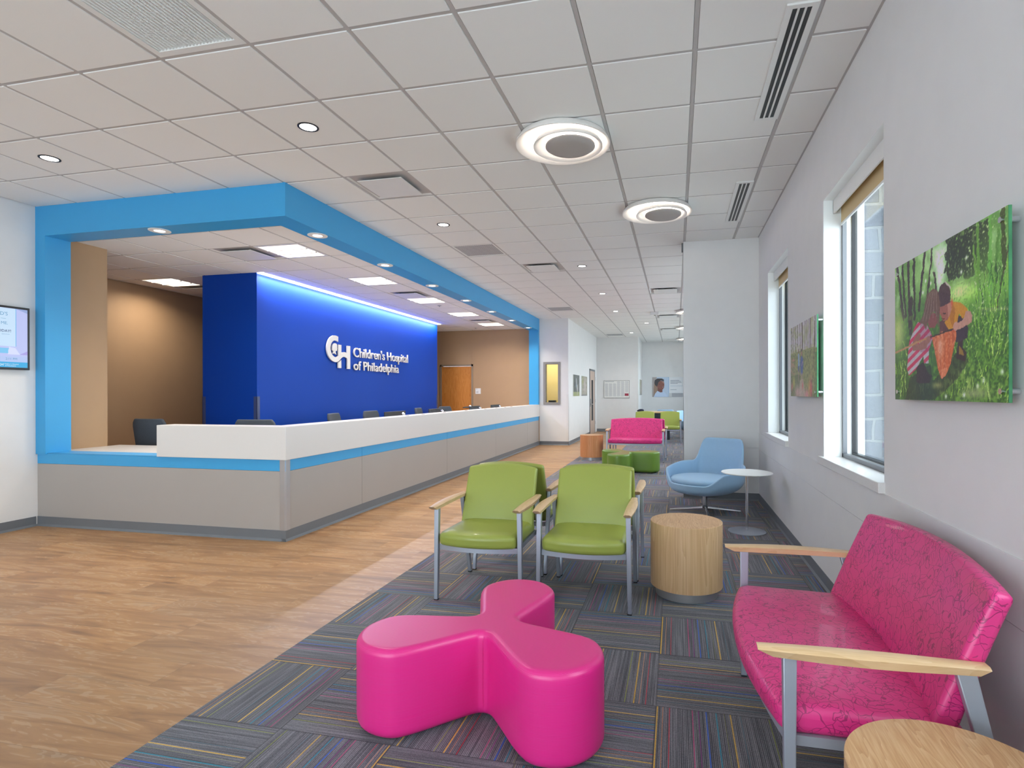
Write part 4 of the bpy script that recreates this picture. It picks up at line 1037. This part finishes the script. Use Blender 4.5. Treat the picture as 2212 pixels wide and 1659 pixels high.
def paint_net():
    c = Canvas(330, 222, (52, 92, 34))
    n1 = c.noise(26, 1, 1); n2 = c.noise(70, 1, 2); n3 = c.noise(160, 1, 3)
    sky = np.clip((c.v - .42) * 2.2, 0, 1); c.warp(.012)
    c.put(sky * .55, (112, 158, 84)); c.put(np.clip(n1, 0, 1) * .5 * sky, (206, 226, 190))
    c.blob(.5, .85, .06, .22, (214, 232, 214), .9, 1.2); c.blob(.3, .86, .10, .14, (150, 188, 118), .6)
    c.blob(.04, .5, .05, .12, (196, 208, 110), .8)
    c.poly([(.55, 1), (.774, 1), (.88, .98), (.887, .69), (.736, .703), (.594, .723), (.55, .797)], (26, 34, 26), .93)
    c.put((c.v > .7) * (c.u > .55) * (c.u < .88) * np.clip(n2 - .7, 0, 1) * .8, (96, 128, 60))
    for x, y in ((.72, .83), (.68, .76), (.79, .72), (.72, .66), (.36, .8), (.41, .77), (.33, .73)): c.blob(x, y, .008, .012, (225, 238, 215), 1, 1)
    c.put((c.v > .7) * np.clip(n3 - .4, 0, 1) * .55, (120, 160, 74)); c.warp(.004)
    for p, q, wd in (((.03, 1.0), (.11, .6), .02), ((.097, .98), (.136, .6), .017), ((.167, 1), (.181, .52), .02), ((.231, 1), (.24, .57), .018), ((.35, 1), (.288, .62), .016), ((.427, 1), (.368, .64), .012), ((.445, .83), (.462, .69), .014), ((.2, .7), (.19, .4), .03)):
        c.line(p, q, wd, (44, 34, 38), .92)
    c.put(np.exp(-((c.v - .62 + .02 * n1) / .09) ** 2) * (c.u > .5) * .75, (122, 172, 66)); c.blob(.9, .75, .14, .2, (92, 140, 50), .5); c.blob(.66, .65, .08, .05, (200, 226, 140), .9); c.blob(.76, .62, .06, .04, (170, 212, 100), .7)
    c.put(np.clip(.55 - c.v, 0, 1) * 1.1, (36, 66, 22)); c.put((c.v < .6) * np.clip(n2, 0, 1) * .55, (96, 150, 40)); c.put((c.v < .62) * (c.u > .62) * np.clip(n3 + .2, 0, 1) * .6, (110, 170, 44))
    r_ = np.random.default_rng(3)
    for k in range(330):
        x, y = r_.random(), r_.random() * .52
        if .15 < x < .6 and y > .13: continue
        l = .03 + r_.random() * .07; c.line((x, y), (x + r_.normal(0, .014), y + l), .0028, [(150, 196, 60), (60, 112, 28), (186, 214, 110), (34, 70, 20)][k % 4], .75)
    for p, q, wd, cc in (((.801, 1), (.809, .46), .014, (86, 134, 46)), ((.769, .881), (.822, .50), .010, (96, 144, 50)), ((.888, 1), (.89, .56), .017, (92, 150, 60)), ((.94, .9), (.911, .55), .012, (70, 116, 40)), ((1.0, .8), (.93, .5), .006, (60, 50, 30)), ((.965, 1), (.975, .7), .02, (50, 60, 22))):
        c.line(p, q, wd, cc, .9)
    for k in range(70):
        x = .78 + r_.random() * .22; y = .3 + r_.random() * .35; c.line((x, y), (x + r_.normal(0, .02), y + .12), .003, [(46, 92, 26), (130, 180, 60), (30, 60, 22)][k % 3], .7)
    c.poly([(.186, .163), (.406, .244), (.431, .129), (.635, .292), (.734, .246), (.66, .145), (.442, .0), (.125, .003)], (24, 34, 24), .72)
    c.blob(.47, .1, .05, .02, (150, 150, 90), .7); c.blob(.78, .05, .1, .03, (150, 150, 118), .6); c.blob(.52, .05, .03, .015, (120, 150, 60), .6)
    for x, y in ((.8, .09), (.84, .12), (.96, .16), (.55, .03), (.7, .04)): c.blob(x, y, .01, .014, (216, 226, 216), .9)
    c.put(np.clip(n3, 0, 1) * .25 * (c.v < .7), (20, 40, 16)); c.warp(.0015)
    c.a = np.clip(c.a * 1.35 + 4, 0, 255); c.put(np.exp(-(((c.u - .75) / .2) ** 2 + ((c.v - .12) / .1) ** 2)) * np.clip(n2 + .4, 0, 1) * .5, (186, 216, 118)); c.put(np.exp(-(((c.u - .06) / .07) ** 2 + ((c.v - .5) / .14) ** 2)) * .7, (206, 222, 140))
    c.put(((c.v > .3) * (c.u > .7) * np.clip(n3 - .8, 0, 1)), (220, 240, 170))
    # boy
    c.poly([(.655, .42), (.70, .42), (.69, .317), (.72, .285), (.71, .235), (.635, .255), (.645, .322)], (58, 40, 46)); c.poly([(.66, .33), (.69, .30), (.70, .27), (.66, .28)], (190, 150, 50), .8)
    c.poly([(.61, .517), (.686, .50), (.735, .426), (.725, .365), (.635, .35), (.615, .434)], (66, 52, 66)); c.poly([(.492, .498), (.53, .51), (.585, .452), (.57, .42), (.492, .435)], (104, 62, 62))
    c.poly([(.605, .606), (.677, .581), (.728, .533), (.736, .51), (.686, .485), (.66, .52), (.632, .43), (.571, .445), (.538, .49), (.572, .513), (.593, .554)], (226, 158, 34))
    c.poly([(.605, .60), (.63, .56), (.62, .45), (.60, .45), (.585, .52)], (196, 120, 26), .7)
    c.poly([(.50, .605), (.588, .615), (.606, .606), (.60, .554), (.565, .497), (.527, .499), (.492, .561)], (178, 108, 90)); c.poly([(.565, .60), (.606, .606), (.60, .554), (.57, .51)], (222, 158, 132), .7)
    c.poly([(.486, .615), (.48, .683), (.498, .726), (.545, .740), (.583, .705), (.595, .647), (.588, .608), (.56, .60), (.527, .595), (.504, .592)], (84, 60, 62)); c.line((.55, .738), (.592, .69), .006, (226, 214, 200)); c.blob(.603, .60, .008, .022, (230, 90, 60), 1)
    c.line((.525, .548), (.545, .545), .004, (60, 36, 36)); c.line((.515, .515), (.535, .513), .004, (120, 50, 50))
    c.poly([(.715, .522), (.75, .515), (.766, .49), (.758, .452), (.696, .433), (.635, .426), (.612, .445), (.62, .462), (.677, .472), (.70, .49)], (214, 160, 140))
    # girl
    c.poly([(.259, .235), (.334, .26), (.372, .196), (.418, .162), (.40, .118), (.259, .120)], (56, 40, 42))
    dm = c.poly([(.275, .54), (.355, .525), (.407, .457), (.428, .413), (.393, .335), (.388, .246), (.341, .249), (.334, .30), (.259, .221), (.172, .173), (.150, .228), (.165, .353), (.18, .422), (.232, .495)], (206, 200, 206))
    c.put(dm * ((np.sin((c.v * 1.0 - c.u * .55) * 2 * PI * 17) > -.05)), (216, 58, 104)); c.put(dm * (c.u > .3) * (c.v > .33) * .35, (160, 60, 100))
    c.poly([(.43, .574), (.488, .55), (.475, .505), (.444, .470), (.394, .485), (.375, .53)], (150, 82, 76))
    c.poly([(.288, .535), (.336, .578), (.352, .657), (.378, .712), (.433, .728), (.478, .700), (.500, .624), (.494, .540), (.485, .465), (.470, .52), (.45, .575), (.425, .574), (.385, .525), (.36, .47), (.335, .515)], (122, 92, 74))
    for k in range(5): c.line((.40 + k * .015, .71), (.33 + k * .034, .54), .004, (176, 150, 140), .6)
    c.poly([(.29, .47), (.245, .44), (.202, .39), (.222, .345), (.367, .345), (.39, .40), (.36, .41), (.27, .385), (.31, .44)], (168, 112, 98))
    # net
    nm = c.poly([(.419, .414), (.503, .435), (.635, .44), (.641, .396), (.614, .31), (.592, .229), (.548, .155), (.514, .140), (.479, .198), (.455, .295)], (232, 118, 62))
    c.put(nm * np.clip(.5 + .5 * np.sin(c.u * 2 * PI * 26 + c.v * 5), 0, 1) * .35, (180, 70, 30)); c.blob(.50, .34, .03, .07, (255, 200, 170), .7); c.put(nm * np.clip(n3, 0, 1) * .25, (255, 220, 190)); c.poly([(.505, .2), (.56, .21), (.548, .155), (.514, .142)], (255, 170, 130), .6)
    c.line((.0, .355), (.381, .419), .0075, (204, 152, 100)); c.line((.381, .416), (.64, .440), .005, (74, 54, 50)); c.blob(.385, .405, .022, .025, (176, 116, 100), 1, 5); c.blob(.635, .45, .022, .026, (220, 164, 144), 1, 5)
    c.a += (n3 * 5)[..., None]
    return c
def paint_walk():
    c = Canvas(210, 140, (214, 206, 212)); n1 = c.noise(20, 1, 11); n2 = c.noise(60, 1, 12); n3 = c.noise(105, 1, 13)
    c.put(np.clip(n1 + .2, 0, 1) * .5 * (c.v > .45), (170, 180, 100)); c.put(np.clip(n2, 0, 1) * .7 * (c.v > .5) * (c.u < .3), (120, 140, 50))
    for x, x2, yb, wd in ((.05, .06, .5, .012), (.13, .12, .5, .010), (.202, .228, .53, .012), (.311, .309, .7, .014), (.393, .417, .58, .014), (.486, .497, .55, .03), (.601, .586, .6, .012), (.662, .673, .62, .012), (.741, .743, .6, .012), (.785, .797, .55, .020), (.958, .90, .4, .034)):
        c.line((x, 1), (x2, yb), wd, (96, 74, 66), .92)
    c.put((c.v < .62) * .8, (124, 130, 60)); c.put((c.v < .66) * np.clip(n3 * .7 + .3, 0, 1) * .7, (176, 176, 90)); c.put((c.v < .6) * np.clip(n2, 0, 1) * .6, (78, 92, 40))
    c.put((c.u < .2) * (c.v < .55) * (c.v > .3) * np.clip(n3, 0, 1), (196, 120, 110)); c.put((c.u < .4) * (c.v < .3) * .5, (70, 90, 50))
    c.poly([(.40, .22), (.52, .24), (.62, 0), (.36, 0)], (206, 186, 176), .8)
    for x, y, rx, ry, cc in ((.06, .14, .03, .06, (236, 110, 120)), (.3, .06, .12, .1, (232, 186, 190)), (.14, .2, .05, .09, (206, 196, 90)), (.8, .1, .04, .12, (232, 70, 100)), (.66, .03, .08, .07, (240, 150, 170)), (.74, .12, .04, .1, (214, 160, 90)), (.5, .15, .02, .05, (220, 60, 70))): c.blob(x, y, rx, ry, cc, .85)
    c.put((c.u > .93) * (c.v < .55) * np.clip(n3 + .3, 0, 1), (70, 130, 60)); c.put((c.u > .95) * (c.v > .6), (214, 220, 226))
    c.poly([(.316, .581), (.35, .60), (.377, .574), (.389, .429), (.362, .35), (.321, .363)], (136, 172, 206)); c.blob(.345, .63, .018, .035, (120, 84, 76), 1, 5); c.poly([(.33, .42), (.37, .42), (.37, .33), (.33, .34)], (44, 70, 130)); c.line((.34, .35), (.345, .22), .012, (190, 150, 140))
    c.poly([(.42, .533), (.465, .558), (.522, .507), (.529, .419), (.50, .299), (.429, .30), (.405, .464)], (48, 86, 158)); c.blob(.462, .59, .02, .04, (176, 110, 100), 1, 5); c.blob(.46, .625, .02, .02, (60, 40, 40), 1, 5); c.line((.45, .31), (.455, .20), .014, (190, 160, 150)); c.line((.49, .31), (.50, .20), .012, (170, 140, 140)); c.line((.50, .47), (.47, .42), .010, (200, 160, 150))
    c.a += (n3 * 7)[..., None]; return c

def panel(name, lab, cv, x, y_far, y_near, z0, z1, th=.010, stand=.022):
    """acrylic print panel on the right wall, front facing -x"""
    r = thing(name, lab, 'picture', (x, y_far, z0)); wd = y_far - y_near; h = z1 - z0
    tt = 'acrylic'; 
    if tt not in M: plain(tt, (72, 140, 96), .12, var=.5, scale=14)
    ap = MB().box(.0006, -wd, 0, th, 0, h).build('acrylic_panel', 'acrylic', r)
    picture_mesh('print', cv, (0, 0, 0), (0, -wd, 0), (0, 0, h), r)
    for a in (-.035, -wd + .035):
        for b in (.035, h - .035):
            m = MB(); m.rings([[(q, a + .0095 * math.cos(2 * PI * k / 16), b + .0095 * math.sin(2 * PI * k / 16)) for k in range(16)] for q in (-.006, XR - x - .002)]); m.build('standoff', 'chrome', ap, smooth=True)
panel('framed_print', 'large acrylic photo print of two children with an orange net in grass', paint_net(), .978, 2.820, 1.934, 1.344, 1.941)
panel('framed_print', 'acrylic photo print of two children walking in blue clothes, between the windows', paint_walk(), .978, 5.185, 4.264, 1.344, 1.932)

def paint_trees(seed, dark):
    c = Canvas(60, 40, (90, 96, 92) if dark else (160, 156, 140)); n1 = c.noise(14, 1, seed); n2 = c.noise(30, 1, seed + 1)
    c.put(np.clip(n2 * .6 + .4, 0, 1) * .6, (60, 66, 64) if dark else (196, 184, 178)); c.put(np.clip(n1, 0, 1) * .6, (44, 50, 52) if dark else (100, 106, 60))
    if dark:
        c.put((c.v < .2) * .85, (170, 176, 110)); c.line((.45, .8), (.6, .3), .05, (210, 212, 214)); c.line((.7, .5), (.62, .1), .06, (190, 180, 170)); c.blob(.45, .5, .05, .06, (120, 160, 200), .9)
    else:
        c.blob(.55, .5, .25, .35, (206, 190, 190), .7); c.put((c.v < .08) * .8, (130, 128, 132)); c.put((c.u < .4) * (c.v > .5) * np.clip(n2, 0, 1), (150, 152, 70))
    return c
def corridor_pic(y0, y1, z0, z1, cv, lab):
    r = thing('framed_print', lab, 'picture', (-2.748, y0, z0)); MB().box(.0, 0, 0, .018, y1 - y0, z1 - z0).build('backing', 'white', r); picture_mesh('print', cv, (.0186, 0, 0), (0, y1 - y0, 0), (0, 0, z1 - z0), r)
corridor_pic(14.93, 15.90, 1.285, 1.878, paint_trees(21, True), 'left of two photo prints on the far corridor wall, darker with a bird')
corridor_pic(16.29, 17.33, 1.285, 1.878, paint_trees(31, False), 'right of two photo prints on the far corridor wall, pale trees')
r = thing('framed_print', 'narrow slanting view of a photo print on the short far side wall', 'picture', (-1.283, 20.07, 1.29)); MB().box(0, 0, 0, .018, 1.3, .56).build('backing', 'white', r); picture_mesh('print', paint_trees(41, False), (.0186, 0, 0), (0, 1.3, 0), (0, 0, .56), r)
# door in the corridor wall
dr = struct_root('door_2', (-2.75, 17.92, 0)); m = MB()
m.box(-.0, 0, 0, .02, .05, 2.16); m.box(0, 1.11, 0, .02, 1.16, 2.16); m.box(0, 0, 2.10, .02, 1.16, 2.16); m.build('door_frame', 'grey_metal', dr)
MB().box(.0, .05, .01, .014, 1.11, 2.10).build('door_leaf', 'door_pale', dr); MB().box(.0142, .36, .45, .017, .74, 1.80).build('vision_panel', 'dark', dr)
MB().tube([(.02, .16, 1.0), (.07, .16, 1.0), (.07, .30, 1.0)], .014).build('door_handle', 'chrome', dr, smooth=True); MB().box(.0142, .10, .92, .03, .22, 1.18).build('lock_case', 'chrome', dr)
for z in (.3, 1.05, 1.8): MB().box(.014, 1.10, z, .034, 1.14, z + .11).build('hinge', 'steel', dr)
# notice board
r = thing('notice_board', 'white framed notice of small grey text columns with a dark red box', 'notice board', (-2.494, 19.64, 1.19)); W9, H9 = .905, .62
MB().box(0, -.006, 0, W9, 0.01, H9).build('panel', 'white', r)
m = MB()
for k in ((0, 0, W9, .012), (0, H9 - .012, W9, H9), (0, .012, .012, H9 - .012), (W9 - .012, .012, W9, H9 - .012)): m.box(k[0], -.014, k[1], k[2], -.006, k[3])
m.build('frame', 'frame_grey', r); plain('text_grey', (176, 178, 184), .7); m = MB()
for c_ in range(6):
    for k in range(22):
        zz = H9 - .05 - k * .024
        if c_ < 3 and k < 3: continue
        if c_ == 5 and k > 15: continue
        m.box(.04 + c_ * .142, -.0075, zz, .04 + c_ * .142 + .10 + .02 * ((k * 7 + c_ * 3) % 3) / 2, -.006, zz + .009)
m.box(.04, -.0075, H9 - .05, .36, -.006, H9 - .035); m.build('printed_text', 'text_grey', r); plain('maroon', (168, 62, 84), .6); MB().box(.735, -.008, .075, .87, -.006, .16).build('red_box', 'maroon', r)
# portrait poster
def paint_portrait():
    c = Canvas(180, 116, (188, 206, 228)); k = lambda l: [((a - 525) / 497, (587 - b) / 322) for a, b in l]
    c.poly(k([(525, 265), (600, 265), (545, 587), (525, 587)]), (170, 160, 156)); c.poly(k([(560, 330), (625, 330), (620, 500), (560, 560), (545, 587), (552, 420)]), (150, 120, 100))
    c.poly(k([(550, 590), (570, 535), (610, 487), (650, 505), (700, 502), (740, 522), (778, 590)]), (196, 214, 240)); c.poly(k([(612, 420), (690, 440), (692, 508), (655, 512), (612, 488)]), (112, 60, 50))
    c.poly(k([(600, 400), (625, 348), (660, 320), (715, 335), (722, 380), (718, 432), (697, 466), (662, 460), (615, 440)]), (132, 74, 62)); c.poly(k([(675, 340), (712, 340), (718, 372), (700, 360)]), (176, 122, 106)); c.blob(*k([(600, 405)])[0], .02, .05, (112, 58, 50), 1, 5)
    c.poly(k([(560, 362), (568, 315), (608, 287), (680, 288), (716, 305), (716, 332), (662, 318), (626, 350), (612, 400), (592, 412), (570, 392)]), (40, 34, 40))
    for q in ((640, 380), (702, 382)): c.blob(*k([q])[0], .014, .014, (34, 24, 26), 1, 5)
    c.line(k([(680, 432)])[0], k([(712, 425)])[0], .012, (90, 36, 40)); c.line(k([(690, 429)])[0], k([(706, 426)])[0], .005, (236, 226, 224))
    c.put((c.u > .54) * 1.0, (228, 230, 234)); c.put((c.u > .532) * (c.u < .542), (70, 150, 210))
    c.put((c.u > .54) * (c.v < .20), (206, 208, 210)); c.put((c.u > .64) * (c.v < .2) * .8 * (.5 + .5 * np.sin(c.v * 240)), (120, 124, 140))
    for j, (a, b) in enumerate(((.59, .88), (.59, .93), (.59, .95), (.59, .83))): c.put((c.u > a) * (c.u < b) * (np.abs(c.v - (.83 - j * .05)) < .012) * (.5 + .5 * (np.sin(c.u * 420) > -.3)), (120, 126, 140))
    c.put((c.u > .59) * (c.u < .98) * (np.abs(c.v - .555) < .008) * .6, (130, 150, 180)); c.put((c.u > .59) * (c.u < .79) * (np.abs(c.v - .365) < .014) * .7, (130, 140, 160))
    return c
r = thing('wall_poster', 'wide poster of a smiling child in a white shirt with a text panel', 'poster', (-.895, 21.88, 1.207)); MB().box(0, 0, 0, 1.16, .02, .765).build('backing', 'white', r)
picture_mesh('print', paint_portrait(), (0, -.0006, 0), (1.16, 0, 0), (0, 0, .765), r)

# wall television at the left
def paint_tv():
    c = Canvas(224, 126, (188, 196, 244)); c.put((c.u < .90) * (c.v > .355) * (c.v < .995), (200, 226, 250)); c.put((c.u > .900) * (c.u < .908) * (c.v > .355), (70, 176, 236))
    c.poly([(.5, .31), (.855, .33), (.845, .24), (.5, .22)], (120, 196, 240)); c.poly([(.85, .35), (.90, .33), (.94, .22), (.84, .22)], (214, 220, 250)); c.poly([(.93, .22), (1, .29), (1, .22)], (170, 160, 230)); c.put((c.v < .19) * .8, (176, 198, 242)); c.put((c.v < .095) * 1.0, (40, 170, 226)); c.poly([(.9, 1), (1, .93), (1, 1)], (150, 170, 220)); return c
tv = thing('wall_television', 'slim black wall-mounted television showing a pale blue slide, cut by the left edge', 'television', (XL + .008, 3.27, 1.622))
TW, TH = 1.13, .634
MB().box(0, 0, 0, .045, TW, TH).build('housing', 'black', tv, bevel=.004); picture_mesh('screen_image', paint_tv(), (.0456, .022, .022), (0, TW - .044, 0), (0, 0, TH - .044), tv, 'screen')
def em(key, col): emit(key, lin(col), 0.7); bs = M[key].node_tree.nodes['Principled BSDF']; bs.inputs['Base Color'].default_value = (0, 0, 0, 1)
em('tx_blue', (96, 156, 200)); em('tx_navy', (40, 52, 110)); em('tx_white', (240, 250, 255))
def tvw(s, y1, z, h, mat, off=.012): # right aligned at y1
    me = text_mesh(s); lo, hi, _ = bounds(me); H = bounds(text_mesh('H')); k = h / (H[1][1] - H[0][1]); wd = (hi[0] - lo[0]) * k; word(s, tv, (.047, y1 - wd, z), h, mat, 'yz', 1, 'slide_text', None, off)
tvw("CHILD'S", .935, .536, .033, 'tx_blue', 0); tvw("S \u2014", .921, .494, .029, 'tx_blue', 0); tvw("ME.", .936, .447, .028, 'tx_blue', 0); tvw("TODAY!", .963, .371, .025, 'tx_navy', .004); tvw("appointment.", .953, .347, .009, 'tx_blue', 0); tvw("2:11 PM", 1.015, .097, .021, 'tx_blue', 0)
tvw("Children's Hospital", 1.028, .050, .011, 'tx_white', 0); tvw("of Philadelphia", 1.005, .033, .011, 'tx_white', 0); tvw("CH", .897, .036, .024, 'tx_white')
MB().box(.04, .745, -.006, .046, .765, 0).build('power_light', 'tx_blue', tv)

bpy.context.view_layer.update()
